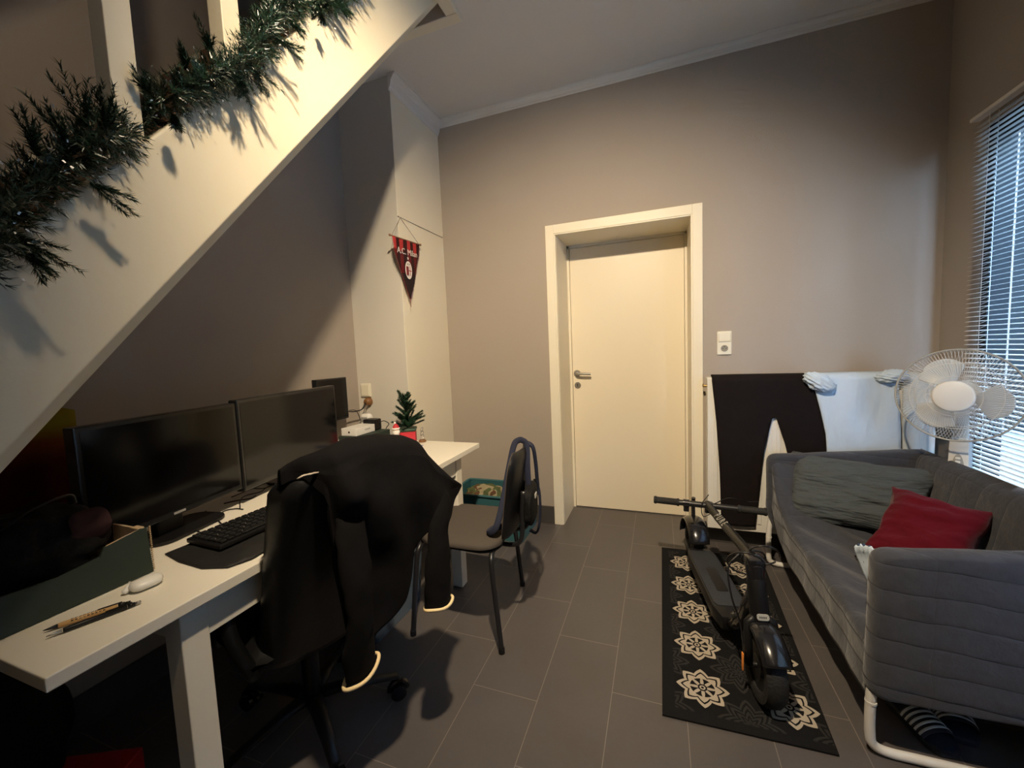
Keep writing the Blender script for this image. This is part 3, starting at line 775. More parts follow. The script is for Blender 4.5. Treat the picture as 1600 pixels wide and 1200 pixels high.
bm = NB(); tube(bm, catmull([(-1.612, 2.0, DZ+.12), (-1.585, 2.02, DZ+.13), (-1.565, 2.04, DZ+.11), (-1.59, 2.05, DZ+.085), (-1.60, 2.04, DZ+.06)], 6), .0025, 7); obj('adapter_lead', bm, M_BLACKPL, ad, 'all')
wd_ = thing('white_charger', 'rounded white device standing behind the black adapter by the chase', 'charger', (-1.72, 2.06, DZ))
bm = NB(); box(bm, (-1.790, 2.045, DZ+.002), (-1.715, 2.092, DZ+.165), .02, 4); obj('charger_body', bm, M_WHITEPL, wd_)
bm = NB(); box(bm, (-1.775, 2.043, DZ+.115), (-1.73, 2.046, DZ+.145), .001); obj('charger_vent', bm, M_GREYTXT, wd_)

# ---- mouse pad, keyboard
mp = thing('desk_mat', 'large black creased mat lying under the keyboard', 'desk mat', (-1.16, .98, DZ))
bm = NB()
def mapf(u, v):
    z = .003+.004*max(0, nz((u, v, 0), 14))+.012*math.exp(-((u+1.06)**2+(v-.74)**2)/.002)*1
    return Vector((u, v, DZ+.001+z))
sheet(bm, [(-1.285, .672), (-1.20, .655), (-1.10, .648), (-1.035, .670), (-1.012, .72), (-1.02, .80), (-1.028, 1.00), (-1.02, 1.33), (-1.29, 1.33), (-1.292, 1.0)], .012, mapf, .003)
obj('mat_cloth', bm, M_PADBLK, mp, 'all')
kb = thing('keyboard', 'full size black keyboard on the creased mat', 'keyboard', (-1.20, .95, DZ))
K = axes((-1.283, .725, DZ+.010), (1, 0, 0), (0, 1, 0), (0, 0, 1)) @ Matrix.Rotation(math.radians(-2), 4, 'Z')
bm = NB(); box(bm, (0, 0, 0), (.150, .445, .014), .004, M=K); obj('keyboard_case', bm, M_BLACKPL, kb)
bm = NB()
for r in range(6):
    for c in range(21):
        if r == 5 and 4 <= c <= 9: continue
        if r == 5 and c == 3: box(bm, (.010+r*.0225, .010+.0203*3, .014), (.010+r*.0225+.0185, .010+.0203*10-.003, .020), .002, 1, M=K); continue
        box(bm, (.010+r*.0225, .010+c*.0203, .014), (.010+r*.0225+.0185, .010+c*.0203+.0172, .0205), .002, 1, M=K)
for r in range(6):
    for c in range(21):
        if (r*7+c*3) % 4 == 0: box(bm, (.015+r*.0225, .015+c*.0203, .0205), (.018+r*.0225, .017+c*.0203, .0207), M=K, mi=1)
o = obj('keycaps', bm, [M_BEZEL, M_GREYTXT], kb)

# ---- green box in front of the dark heap
gb = thing('cardboard_box', 'dark green cardboard box with a raw corrugated edge, open and stepped along the top', 'box', (-1.33, .45, DZ))
bm = NB(); Mg = axes((-1.212, 0, 0), (0, 1, 0), (0, 0, 1), (1, 0, 0))
prism(bm, [(.335, DZ+.002), (.606, DZ+.002), (.602, .868), (.590, .870), (.518, .856), (.510, .838), (.44, .828), (.335, .835)], Mg, -.006)
obj('front_panel', bm, M_GREENBOX, gb)
bm = NB(); box(bm, (-1.475, .600, DZ+.002), (-1.219, .606, .862)); box(bm, (-1.475, .335, DZ+.002), (-1.469, .599, .862)); box(bm, (-1.468, .335, DZ+.002), (-1.220, .598, DZ+.008)); obj('back_and_side_panels', bm, M_CARD, gb)
bm = NB()
for k in range(24): tube(bm, [(-1.2155, .6075+.0008*(k % 2), DZ+.006+.0048*k), (-1.2115, .6085, DZ+.0084+.0048*k)], .0018, 5)
obj('corrugated_edge', bm, M_CARD, gb)
bm = NB(); tube(bm, [(-1.215, .598, .869), (-1.215, .560, .8645), (-1.215, .522, .857)], .0016, 5); box(bm, (-1.245, .585, .862), (-1.216, .600, .872), .002); obj('torn_flap', bm, M_CARD, gb)
# dark heap: a backpack slumped in the box
bp_ = thing('backpack', 'slumped black backpack with a dark red patch inside the green box', 'backpack', (-1.35, .45, DZ))
bm = NB(); bmesh.ops.create_icosphere(bm, subdivisions=5, radius=1)
for v in bm.verts:
    p = v.co.copy(); k = 1+.16*nz(p, 1.6, 3)+.07*nz(p, 4.2, 5)
    v.co = Vector((-1.342+p.x*.108*k, .458+p.y*.124*k, DZ+.113+p.z*.096*k))
    v.co.z = max(v.co.z, DZ+.010)
obj('pack_body', bm, M_TEXTILE, bp_, 'all')
bm = NB(); sheet(bm, rrect(.07, .075, .02, 4), .012, lambda u, v: Vector((-1.232+.0*u, .515+u, .905+v))+Vector((-.02*abs(v)/.04-.01, 0, 0)), .004); obj('red_patch', bm, M_SLOTH, bp_, 'all')
bm = NB(); tube(bm, catmull([(-1.30, .40, .94), (-1.26, .43, .975), (-1.27, .49, .985), (-1.32, .52, .95)], 6), .007, 8, flat=.3); obj('pack_strap', bm, M_BLACKPL, bp_, 'all')
# yellow-red cloth on the wall
fl = NB()
def flf(u, v): return Vector((XL+.012+.010*math.sin(u*38)*(.4+.6*min(1, (1.20-v)/.4)), u, v))
sheet(fl, [(.42, .72), (.79, .72), (.792, 1.13), (.60, 1.20), (.42, 1.20)], .02, flf, .003)
o = obj('hanging_cloth', fl, M_FLAG, None, 'all'); tag(o, 'cloth fading from yellow to red hanging on the wall behind the stairs', 'flag')

# ---- earbuds case, earbud, pens
ec = thing('earbud_case', 'glossy white rounded earbud case at the corner of the green box', 'earbud case', (-1.11, .55, DZ))
a = Vector((-1.146, 0.529, 0.76)); b = Vector((-1.139, 0.58, 0.76)); c = (a+b)/2; u = (b-a).normalized(); v = Vector((0, 0, 1)).cross(u)
Me = axes((c.x, c.y, DZ+.0135), u, v, (0, 0, 1))
bm = NB(); tube(bm, [Me @ Vector((x, 0, 0)) for x in (-.031, -.030, -.027, -.022, -.015, 0, .015, .022, .027, .030, .031)], [.002, .008, .014, .0185, .021, .0215, .021, .0185, .014, .008, .002], 24, flat=.6, up=(0, 0, 1)); obj('case_shell', bm, M_WHITEPL, ec, 'all')
bm = NB(); tube(bm, [Me @ Vector((x, -.0192, .000)) for x in (-.005, .005)], .0015, 8); obj('hinge_slot', bm, M_GREYTXT, ec)
eb = thing('earbud', 'white earbud with a short stem lying beside its case', 'earbud', (-1.15, .50, DZ))
p = Vector((-1.157, 0.522, 0.758)); q = Vector((-1.185, 0.544, 0.762))
bm = NB(); tube(bm, [p+Vector((0, 0, z)) for z in (-.006, -.004, 0, .004, .006)], [.002, .006, .0078, .006, .002], 14); obj('bud_tip', bm, M_WHITEPL, eb, 'all')
bm = NB(); tube(bm, [p+Vector((0, 0, .002)), q], [.0042, .0032], 10); obj('bud_stem', bm, M_WHITEPL, eb, 'all')
def pen(label, a, b, body, tipm, clip):
    a = Vector(a); b = Vector(b); u = (b-a).normalized(); L = (b-a).length
    t = thing('ballpoint_pen', label, 'pen', tuple((a+b)/2), group='pens on the desk')
    z = Vector((0, 0, .0062))
    bm = NB(); tube(bm, [a+z+u*L*k for k in (.16, .18, .84)], [.0042, .0048, .0048], 14); obj('barrel', bm, body, t, 'all')
    bm = NB(); tube(bm, [a+z+u*L*k for k in (0, .03, .155)], [.0008, .0016, .0043], 12); obj('tip', bm, tipm, t, 'all')
    bm = NB(); tube(bm, [a+z+u*L*k for k in (.845, .93)], [.0046, .0040], 12); obj('collar', bm, M_BLACKPL, t, 'all')
    bm = NB(); tube(bm, [a+z+u*L*k for k in (.93, 1)], [.0030, .0028], 12); obj('push_button', bm, clip, t, 'all')
    s = Vector((0, 0, 1)).cross(u)
    bm = NB(); Mx = axes(a+z+u*L*.60, u, s, (0, 0, 1)); box(bm, (0, -.0018, .0052), (L*.30, .0018, .0064), .0004, M=Mx); obj('clip', bm, M_BLACKPL, t)
    return t, Mx, L
t, Mx, L = pen('bamboo coloured ballpoint pen with black ends and dark print', (-1.155, 0.388, 0.75), (-1.099, 0.502, 0.75), M_BAMBOO, M_BLACKPL, M_BLACKPL)
bm = NB(); rg = random.Random(2)
for k in range(9):
    x = -.038+.0058*k; h = rg.uniform(.0010, .0022)
    box(bm, (x, -.0045, .0020), (x+.0034, -.0040+.0002, .0020+h), M=Mx); box(bm, (x, -.0016, .0046), (x+.0012, .0010+h*.4, .0052), M=Mx); box(bm, (x, .0006, .0046), (x+.0036, .0014, .0052), M=Mx)
obj('pen_print', bm, M_INK, t)
pen('slim black ballpoint pen with a silver tip and button', (-1.123, 0.38, 0.75), (-1.076, 0.509, 0.75), M_BLACKPL, M_STEEL, M_STEEL)

# ---- little tree, santa, snow globe figure, card
tr = thing('mini_fir', 'small artificial fir tree in a red pot at the far end of the desk', 'tree', (-1.42, 2.03, DZ))
pc = Vector((-1.42, 2.03, DZ+.001))
bm = NB(); box(bm, (-.044, -.044, 0), (.044, .044, .085), .004, M=Matrix.Translation(pc) @ Matrix.Rotation(.5, 4, 'Z')); obj('pot', bm, M_REDPOT, tr)
bm = NB(); box(bm, (-.049, -.049, .072), (.049, .049, .090), .006, M=Matrix.Translation(pc) @ Matrix.Rotation(.5, 4, 'Z')); obj('pot_sleeve', bm, M_PINE2, tr)
bm = NB(); tube(bm, [pc+Vector((0, 0, .08)), pc+Vector((0, 0, .17)), pc+Vector((-.01, 0, .24)), pc+Vector((-.035, -.02, .305))], [.005, .004, .003, .002], 8); obj('trunk', bm, M_TWIG, tr)
bm = NB(); rg = random.Random(5)
def frond(p, d, L):
    needles(bm, p, d, L, int(L*4200), .015, .0013, 1.3, 0, rg)
for k in range(64):
    t = rg.random(); ph = k*2.4
    z = .095+.165*t; L = .112*(1-t*.60)
    d = Vector((math.cos(ph), math.sin(ph), .35+.9*t))
    if d.y > 0: d.y *= .6
    frond(pc+Vector((-.01*t, 0, z)), d, L*rg.uniform(.8, 1.1))
frond(pc+Vector((-.012, 0, .235)), Vector((-.38, -.2, .9)), .085); frond(pc+Vector((-.012, 0, .24)), Vector((-.30, -.2, .9)), .075)
frond(pc+Vector((0, 0, .12)), Vector((.55, .8, .25)), .11); frond(pc+Vector((0, 0, .11)), Vector((-.2, -.9, .0)), .09)
obj('fir_needles', bm, M_PINE2, tr)
sa = thing('santa_figurine', 'tiny santa with a white beard in front of the fir pot', 'figurine', (-1.44, 1.93, DZ))
sc_ = Vector((-1.448, 1.950, DZ+.001))
SCM = Matrix.Translation(sc_) @ Matrix.Diagonal((1.3, 1.3, 1.3, 1))
bm = NB(); lathe(bm, [(0, 0), (.020, 0), (.021, .02), (.016, .045), (.010, .055), (0, .057)], SCM, 18); obj('coat', bm, M_REDPOT, sa, 'all')
bm = NB(); lathe(bm, [(0, .050), (.012, .053), (.0155, .065), (.012, .078), (0, .082)], SCM, 16); obj('face', bm, M_SKIN, sa, 'all')
bm = NB(); lathe(bm, [(0, .040), (.008, .043), (.015, .054), (.0165, .064), (.013, .070)], SCM @ Matrix.Translation((.004, -.004, 0)), 16); lathe(bm, [(.0165, .073), (.018, .077), (.0165, .081), (.0155, .077), (.0165, .073)], SCM, 16)
bmesh.ops.create_icosphere(bm, subdivisions=2, radius=.006, matrix=SCM @ Matrix.Translation((-.004, 0, .101))); obj('beard_and_trim', bm, M_SNOW, sa, 'all')
bm = NB(); lathe(bm, [(.016, .080), (.012, .088), (.005, .098), (0, .100)], SCM, 16); obj('hat', bm, M_REDPOT, sa, 'all')
sg = thing('wire_ornament', 'clear and brown loop ornament on a round base right of the red pot', 'ornament', (-1.345, 2.055, DZ))
oc = Vector((-1.345, 2.06, DZ+.001))
bm = NB(); lathe(bm, [(0, 0), (.022, 0), (.023, .006), (.018, .013), (0, .014)], Matrix.Translation(oc), 20); obj('ornament_base', bm, M_BROWNPLUG, sg, 'all')
bm = NB()
for (z, r) in ((.028, .015), (.052, .012), (.076, .010)):
    tube(bm, [oc+Vector((r*.7*math.cos(a), r*.7*math.sin(a), z+r*math.sin(a*1.0))) for a in [2*PI*k/16 for k in range(16)]], .0022, 6, closed=True)
obj('ornament_loops', bm, M_STEEL, sg, 'all')
bm = NB(); prism(bm, [(-.04, -.03), (.05, -.022), (.045, .03), (-.038, .025)], axes((-1.33, 1.945, DZ+.001), (1, 0, 0), (0, 1, 0), (0, 0, 1)), .0015)
o = obj('blue_card', bm, M_BLUECARD); tag(o, 'small blue card lying beside the red pot', 'card')
# dark glasses on the white desk behind santa
gl = thing('sunglasses', 'folded dark sunglasses behind the little santa', 'sunglasses', (-1.56, 2.03, DZ))
bm = NB()
for s in (-.033, .033): tube(bm, [Vector((-1.565+s+.024*math.cos(a), 2.065+.003*math.cos(a), DZ+.020+.016*math.sin(a))) for a in [2*PI*k/18 for k in range(18)]], .002, 6, closed=True)
tube(bm, [(-1.574, 2.065, DZ+.026), (-1.556, 2.065, DZ+.026)], .002, 6); obj('glasses_frame', bm, M_BLACKPL, gl, 'all')
for s in (-.033, .033):
    bm = NB(); lathe(bm, [(0, 0), (.023, 0), (.023, .001), (0, .001)], axes((-1.565+s, 2.065, DZ+.020), (1, 0, 0), (0, 0, .68), (0, -1, 0)), 20); obj('lens', bm, M_SCREEN, gl)
for s in (-1, 1):
    bm = NB(); tube(bm, [(-1.565+s*.057, 2.066, DZ+.024), (-1.565+s*.057, 2.085, DZ+.022), (-1.565-s*.03, 2.088-s*.004, DZ+.008)], .0018, 6); obj('temple', bm, M_BLACKPL, gl)

# ---- pennant on its cord
cd_ = NB(); tube(cd_, [(-1.5315, 2.218, 2.146), (-1.529, 2.45, 2.147), (-1.5305, 2.785, 2.151)], .0016, 6); lathe(cd_, [(0, 0), (.004, 0), (.004, .004), (0, .004)], axes((-1.532, 2.224, 2.146), (0, 1, 0), (0, 0, 1), (1, 0, 0)), 10)
o = obj('twine', cd_, M_CORD); tag(o, 'brown cord stretched level across the white chase above the pennant', 'cord')
pe = thing('pennant', 'red and black striped football pennant with a round crest hanging at the chase corner', 'pennant', (-1.50, 2.25, 1.80))
PX = -1.503
bm = NB(); tube(bm, [(PX, 2.088, 1.995), (PX, 2.415, 2.012)], .004, 10)
for p in ((PX, 2.086, 1.995), (PX, 2.417, 2.012)): bmesh.ops.create_icosphere(bm, subdivisions=2, radius=.008, matrix=Matrix.Translation(p))
obj('hanging_rod', bm, M_WOOD, pe, 1)
bm = NB()
tube(bm, [(PX, 2.105, 1.998), (-1.531, 2.245, 2.145)], .0012, 5); tube(bm, [(PX, 2.398, 2.012), (-1.531, 2.245, 2.145)], .0012, 5); obj('hanging_string', bm, M_CORD, pe)
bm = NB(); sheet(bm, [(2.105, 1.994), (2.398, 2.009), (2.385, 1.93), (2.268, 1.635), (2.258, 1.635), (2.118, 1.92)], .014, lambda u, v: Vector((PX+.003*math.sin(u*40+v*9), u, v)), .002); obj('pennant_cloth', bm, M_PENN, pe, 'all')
bm = NB(); rg = random.Random(4)
def frg(a, b, n):
    for k in range(n):
        t = k/n; p = Vector((PX+.001, a[0]+(b[0]-a[0])*t, a[1]+(b[1]-a[1])*t)); q = p+Vector((rg.uniform(-.002, .004), (.008 if b[0] < a[0] else -.008)*rg.uniform(.5, 1.2), -.006))
        tube(bm, [p, q], .0011, 3)
frg((2.398, 1.99), (2.385, 1.93), 14); frg((2.385, 1.93), (2.266, 1.635), 70); frg((2.105, 1.99), (2.118, 1.92), 14); frg((2.118, 1.92), (2.260, 1.635), 70)
tube(bm, [(PX, 2.263, 1.637), (PX, 2.264, 1.585)], .0015, 5); obj('fringe', bm, mat('dull_red_fringe', (.26, .03, .03), .8), pe)
Mt = axes((PX+.0075, 2.250, 1.925), (0, 1, .05), (0, 0, 1), (1, 0, 0))
text_mesh('lettering', 'A.C. Milan', .052, Mt, M_CREST, pe)
# crest: oval with stripes on one side, cross on the other, star above
cc = (2.252, 1.815)
def Mc(dx=0): return axes((PX+.0068+dx, cc[0], cc[1]), (0, 1, 0), (0, 0, 1), (1, 0, 0))
def oval(rx, ry, n=32): return [(rx*math.cos(2*PI*k/n), ry*math.sin(2*PI*k/n)) for k in range(n)]
bm = NB(); prism(bm, oval(.037, .056), Mc(), .0006); c1 = obj('crest_oval', bm, M_CREST, pe)
bm = NB()
for x0, x1 in ((-.026, -.019), (-.012, -.005)): prism(bm, [(x0, -.030), (x1, -.036), (x1, .022), (x0, .020)], Mc(.0006), .0004)
prism(bm, [(.013, -.034), (.018, -.032), (.018, .026), (.013, .028)], Mc(.0006), .0004); prism(bm, [(.002, -.006), (.030, -.006), (.030, .000), (.002, .000)], Mc(.0006), .0004)
obj('crest_stripes', bm, M_CRESTRED, c1)
bm = NB()
for x0, x1 in ((-.019, -.012), (-.005, .0005)): prism(bm, [(x0, -.036), (x1, -.038), (x1, .024), (x0, .022)], Mc(.0006), .0004)
obj('crest_black_stripes', bm, M_INK, c1)
text_mesh('crest_letters', 'ACM', .016, Mc(.0014) @ Matrix.Translation((0, .036, 0)), M_INK, pe, .0002)
bm = NB(); prism(bm, [((.012 if k % 2 == 0 else .005)*math.sin(PI*k/5), .074+(.012 if k % 2 == 0 else .005)*math.cos(PI*k/5)) for k in range(10)], Mc(), .0006); obj('crest_star', bm, M_CREST, pe)

# ================================================================== OFFICE CHAIR AND JACKET
CA = math.radians(14)
F = Vector((-math.cos(CA), math.sin(CA), 0)); WD = Vector((math.sin(CA), math.cos(CA), 0)); OB = Vector((-.76, .88, 0))
def B(s, z, d=0.0): return OB+WD*s+Vector((0, 0, z))-F*d      # d: towards the room, behind the back
oc_ = thing('office_chair', 'black leather swivel chair pushed to the desk, with a jacket over its back', 'office chair', (-1.15, .985, 0))
cx, cy = -1.15, .985
bm = NB()   # padded back with a roll at the top
NU, NV = 28, 30
def backf(u, v, side):
    z = .44+.565*v
    hw = .222
    s = .006+(u-.5)*2*hw*(1-.25*max(0, v-.90)/.1*abs(u-.5)*2)
    rnd = (1-(abs(u-.5)*2)**6)**.5
    top = 1 if v < .9 else math.sqrt(max(0, 1-((v-.9)/.1)**2))
    t = .012+.050*rnd*top
    lean = -.17*(v-.95)
    return B(s, z-.0, -.035+lean*-1+side*t + .012*((u-.5)*2)**2*-3)
V1 = grid(bm, NU, NV, lambda u, v: backf(u, v, 1)); V2 = grid(bm, NU, NV, lambda u, v: backf(u, v, -1))
for i in range(NU-1):
    bm.faces.new((V1[i][-1], V1[i+1][-1], V2[i+1][-1], V2[i][-1])); bm.faces.new((V1[i][0], V2[i][0], V2[i+1][0], V1[i+1][0]))
for j in range(NV-1):
    bm.faces.new((V1[0][j], V1[0][j+1], V2[0][j+1], V2[0][j])); bm.faces.new((V1[-1][j], V2[-1][j], V2[-1][j+1], V1[-1][j+1]))
bmesh.ops.recalc_face_normals(bm, faces=bm.faces)
bk = obj('backrest', bm, M_LEATHER, oc_, 'all')
# worn strip along the top edge
bm = NB()
def wf(u, v):
    s = -.195+.085*u
    return B(s, 1.001+.002*math.sin(u*9)-.010*abs(u-.5), .012+.008*(v-.5)*(1-(2*u-1)**4)+.003*nz((u*4, v, 0), 3))
V = grid(bm, 14, 4, wf); thicken(bm, .003)
obj('torn_seam', bm, M_BEIGE, bk, 'all')
def seatpt(u, v, top):
    p = Vector((cx, cy, 0))+F*(.20-.46*u+.03)+WD*((v-.5)*.52)
    e = (1-(2*u-1)**6)*(1-(2*v-1)**6)
    p.z = .475+(.055*e if top else -.015*e); return p
bm = NB(); V1 = grid(bm, 16, 16, lambda u, v: seatpt(u, v, 1)); V2 = grid(bm, 16, 16, lambda u, v: seatpt(u, v, 0))
for i in range(15):
    for (a, b, c, d) in ((V1[i][0], V1[i+1][0], V2[i+1][0], V2[i][0]), (V1[i][-1], V2[i][-1], V2[i+1][-1], V1[i+1][-1]), (V1[0][i], V2[0][i], V2[0][i+1], V1[0][i+1]), (V1[-1][i], V1[-1][i+1], V2[-1][i+1], V2[-1][i])): bm.faces.new((a, b, c, d))
bmesh.ops.recalc_face_normals(bm, faces=bm.faces); obj('seat', bm, M_LEATHER, oc_, 'all')
for s in (-1, 1):
    bm = NB(); c = Vector((cx, cy, 0))+WD*s*.285
    tube(bm, catmull([c-F*.20+Vector((0, 0, .44))-WD*s*.04, c-F*.19+Vector((0, 0, .56)), c-F*.14+Vector((0, 0, .655)), c+Vector((0, 0, .665)), c+F*.06+Vector((0, 0, .60)), c+F*.02+Vector((0, 0, .44))-WD*s*.04], 6), .018, 10); obj('armrest', bm, M_LEATHER, oc_, 'all')
bm = NB(); cyl(bm, (cx, cy, .10), (cx, cy, .30), .028); cyl(bm, (cx, cy, .30), (cx, cy, .455), .018); box(bm, (cx-.09, cy-.09, .44), (cx+.09, cy+.09, .462), .005); obj('gas_column', bm, M_BLACKPL, oc_, 1)
a0 = math.atan2(1.165-cy, -.935-cx)
for k in range(5):
    a = a0+2*PI*k/5; dv = Vector((math.cos(a), math.sin(a), 0)); e = Vector((cx, cy, 0))+dv*.285
    bm = NB(); tube(bm, [Vector((cx, cy, .105)), Vector((cx, cy, .108))+dv*.10, e+Vector((0, 0, .082))], [.030, .024, .017], 10, flat=.6); bs = obj('base_arm', bm, M_BLACKPL, oc_, 'all')
    sd = Vector((-dv.y, dv.x, 0))
    bm = NB()
    for s in (-1, 1): cyl(bm, e+sd*s*.010+Vector((0, 0, .028)), e+sd*s*.026+Vector((0, 0, .028)), .0275, 18)
    tube(bm, [e+dv*.012*math.cos(t)*2.6+sd*0+Vector((0, 0, .028+.034*math.sin(t))) for t in [PI*i/8 for i in range(9)]], .011, 8)
    obj('caster', bm, M_GLOSSBLK, bs, 1)

jk = thing('jacket', 'black tracksuit jacket with pale cuff stripes draped over the office chair back', 'jacket', tuple(B(.05, .9, .03)))
ztop = [(-.205, 1.012), (-.16, 1.034), (-.109, 1.048), (-.045, 1.060), (.045, 1.054), (.13, 1.034), (.175, 1.012), (.20, .975), (.25, .918), (.29, .875), (.327, .840)]
zbot = [(-.205, .975), (-.165, .985), (-.135, .93), (-.128, .70), (-.120, .50), (-.078, .495), (.004, .540), (.055, .580), (.085, .640), (.110, .700), (.17, .735), (.212, .724), (.258, .750), (.315, .805), (.327, .825)]
def fold(s, z):
    b = .016*math.sin(s*34+2.2*math.sin(z*7)+z*3)*min(1, max(0, (1.03-z)*3))
    return b+.020*nz((s*6, z*3.2, 0), 1, 2)+.010*nz((s*13, z*9, 1), 1, 4)
def jf(u, v):
    s = -.205+.532*u
    zt_, zb_ = interp(ztop, s), interp(zbot, s)
    rr = max(.008, .050-.7*max(0, -.135-s)) if s < .22 else max(.012, .050-.36*(s-.22))
    ee = min(1, max(0, (s+.185)/.07)); bul = .040*math.exp(-((s+.095)/.045)**2)
    if v < .70:      # hanging behind the back
        q = v/.70; z = zb_+(zt_-rr-zb_)*q
        if zt_-rr < zb_: z = zb_+(zt_-zb_)*q*.5
        d = .005-.045*(1-ee)+.047*ee+bul*math.exp(-((z-.93)/.06)**2)+fold(s, z)*min(1, (1-q)*2.5+.15)*ee+.030*math.exp(-((z-.86)/.10)**2)*max(0, 1-abs(s-.05)/.2)
        return B(s, z, d)
    elif v < .85:    # over the top
        a = PI*(v-.70)/.15; c = min(rr, max(.004, zt_-zb_))
        return B(s, zt_-c+c*math.sin(a), -.003-.045*(1-ee)+.055*math.cos(a)*(.12+.88*ee)+.004*nz((s*9, v*4, 0)))
    q = (v-.85)/.15
    return B(s, zt_-rr-(.10+.05*math.sin(s*9))*q, -.003-.045*(1-ee)-.057*(.12+.88*ee)-.010*q+.008*nz((s*12, q, 2)))
bm = NB(); grid(bm, 84, 96, jf); thicken(bm, .006); obj('jacket_body', bm, M_BLKFAB, jk, 'all')
def sleeve(pts, rs, cuff_tilt):
    bm = NB(); P = catmull(pts, 10); n = len(P)
    rr = [rs[0]+(rs[1]-rs[0])*i/(n-1) for i in range(n)]
    tube(bm, P, rr, 28, flat=.62, up=-F)
    for v in bm.verts:
        k = nz((v.co.x*14, v.co.y*14, v.co.z*10), 1, 6)*.009+nz((v.co.x*30, v.co.y*30, v.co.z*26), 1, 1)*.004
        v.co += Vector((k, k*.6, 0))
    s_ = obj('sleeve', bm, M_BLKFAB, jk, 'all')
    e = P[-1]; bm = NB()
    ring = [e+WD*(rr[-1]*1.04*math.cos(a))-F*(rr[-1]*.66*math.sin(a))+Vector((0, 0, cuff_tilt*math.cos(a)+.003*math.sin(3*a))) for a in [2*PI*i/28 for i in range(28)]]
    tube(bm, ring, .0048, 8, closed=True); obj('cuff_stripe', bm, M_TRIMCUF, s_, 'all')
sleeve([B(-.072, .965, -.005), B(-.084, .90, .030), B(-.102, .80, .068), B(-.108, .68, .086), B(-.109, .57, .085), B(-.109, .486, .078)], (.030, .046), .015)
sleeve([B(.225, .86, .030), B(.222, .80, .050), B(.205, .73, .060), B(.187, .63, .062), B(.186, .55, .060), B(.187, .492, .058)], (.034, .050), -.004)

# ================================================================== UNDER THE DESK
tb = thing('storage_tub', 'translucent bluish plastic tub on the floor under the desk', 'storage tub', (-1.33, 1.46, 0))
def tubf(bm, x0, x1, y0, y1, z0, z1, t, tp):
    P0 = rrect(x1-x0-tp*2, y1-y0-tp*2, .03, 5, (x0+x1)/2, (y0+y1)/2); P1 = rrect(x1-x0, y1-y0, .035, 5, (x0+x1)/2, (y0+y1)/2)
    A = [bm.verts.new((p[0], p[1], z0)) for p in P0]; Bv = [bm.verts.new((p[0], p[1], z1)) for p in P1]
    n = len(A)
    for i in range(n): bm.faces.new((A[i], A[(i+1) % n], Bv[(i+1) % n], Bv[i]))
    bm.faces.new(A[::-1]); return thicken(bm, t)
bm = NB(); tubf(bm, -1.52, -1.165, 1.335, 1.75, .003, .30, .003, .02); obj('tub_body', bm, M_TUB, tb, 1)
bm = NB(); tube(bm, [(p[0], p[1], .300) for p in rrect(.365, .425, .04, 5, -1.3425, 1.5425)], .008, 8, closed=True); obj('tub_rim', bm, M_TUB, tb, 'all')
bm = NB(); bmesh.ops.create_icosphere(bm, subdivisions=4, radius=1)
for v in bm.verts:
    p = v.co.copy(); k = 1+.18*nz(p, 2.2, 8); v.co = Vector((-1.345+p.x*.125*k, 1.54+p.y*.15*k, .115+p.z*.09*k)); v.co.z = max(v.co.z, .012)
o = obj('folded_laundry', bm, mat_wrinkled('blue_grey_laundry', (.10, .13, .17), 12, .7), None, 'all'); tag(o, 'crumpled blue-grey laundry inside the translucent tub', 'laundry')
db = NB(); bmesh.ops.create_icosphere(db, subdivisions=5, radius=1)  # dark bundle added to black out the wall seen under the desk
for v in db.verts:
    p = v.co.copy(); q = Vector([math.copysign(abs(c)**.7, c) for c in p]); k = 1+.10*nz(p, 2.2, 12)
    v.co = Vector((-1.745+q.x*.16*k, .16+q.y*.44*k, .245+q.z*.27*k)); v.co.z = max(v.co.z, .004); v.co.x = max(v.co.x, XL+.02)
o = obj('dark_filler_bundle', db, M_TEXTILE, None, 'all'); tag(o, 'big black bundle added to darken the space under the near end of the desk', 'bag')
rb = thing('red_carton', 'red carton with a white mark on the floor under the desk by the leg', 'box', (-1.56, .62, 0))
bm = NB(); box(bm, (-.11, -.10, 0), (.11, .10, .075), .004, M=Matrix.Translation((-1.60, .555, .001)) @ Matrix.Rotation(.45, 4, 'Z')); obj('carton_body', bm, M_REDBAG, rb)
bm = NB(); box(bm, (.1102, -.03, .03), (.1108, .03, .055), M=Matrix.Translation((-1.60, .555, .001)) @ Matrix.Rotation(.45, 4, 'Z')); obj('carton_mark', bm, M_CREST, rb)

# ================================================================== SIDE CHAIR
sc2 = thing('side_chair', 'stacking chair with grey-brown padded seat and black tube legs by the desk end', 'chair', (-.86, 1.70, 0))
ra = math.radians(8)
def SCp(x, y, z):      # local: x across towards the backrest (+), y along the backrest
    c, s = math.cos(ra), math.sin(ra); return Vector((-.865+x*c-y*s*-1*-1, 1.705+x*s*1+y*c, z))
SM = axes((-.872, 1.705, 0), (math.cos(ra), -math.sin(ra)*-.0-.02, 0), (-math.sin(ra), math.cos(ra), 0), (0, 0, 1))
def Sp(x, y, z): return SM @ Vector((x, y, z))
bm = NB()
def sf(u, v, top):
    P = rrect(.43, .46, .12, 10); n = len(P)
    k = v*n; i = int(k) % n; f = k-int(k); p = Vector(P[i]).lerp(Vector(P[(i+1) % n]), f)*u
    e = math.sqrt(max(0, 1-u**5))
    z = .440+(.030*e if top else -.012*e)+ -.010*max(0, -p.x/.2)
    q = SM @ Vector((p.x-.005, p.y, z)); return q
V1 = grid(bm, 12, 49, lambda u, v: sf(.05+.95*u, v*.99999, 1)); V2 = grid(bm, 12, 49, lambda u, v: sf(.05+.95*u, v*.99999, 0))
bm.faces.new([v for v in V1[0][:-1]]); bm.faces.new([v for v in V2[0][:-1]])
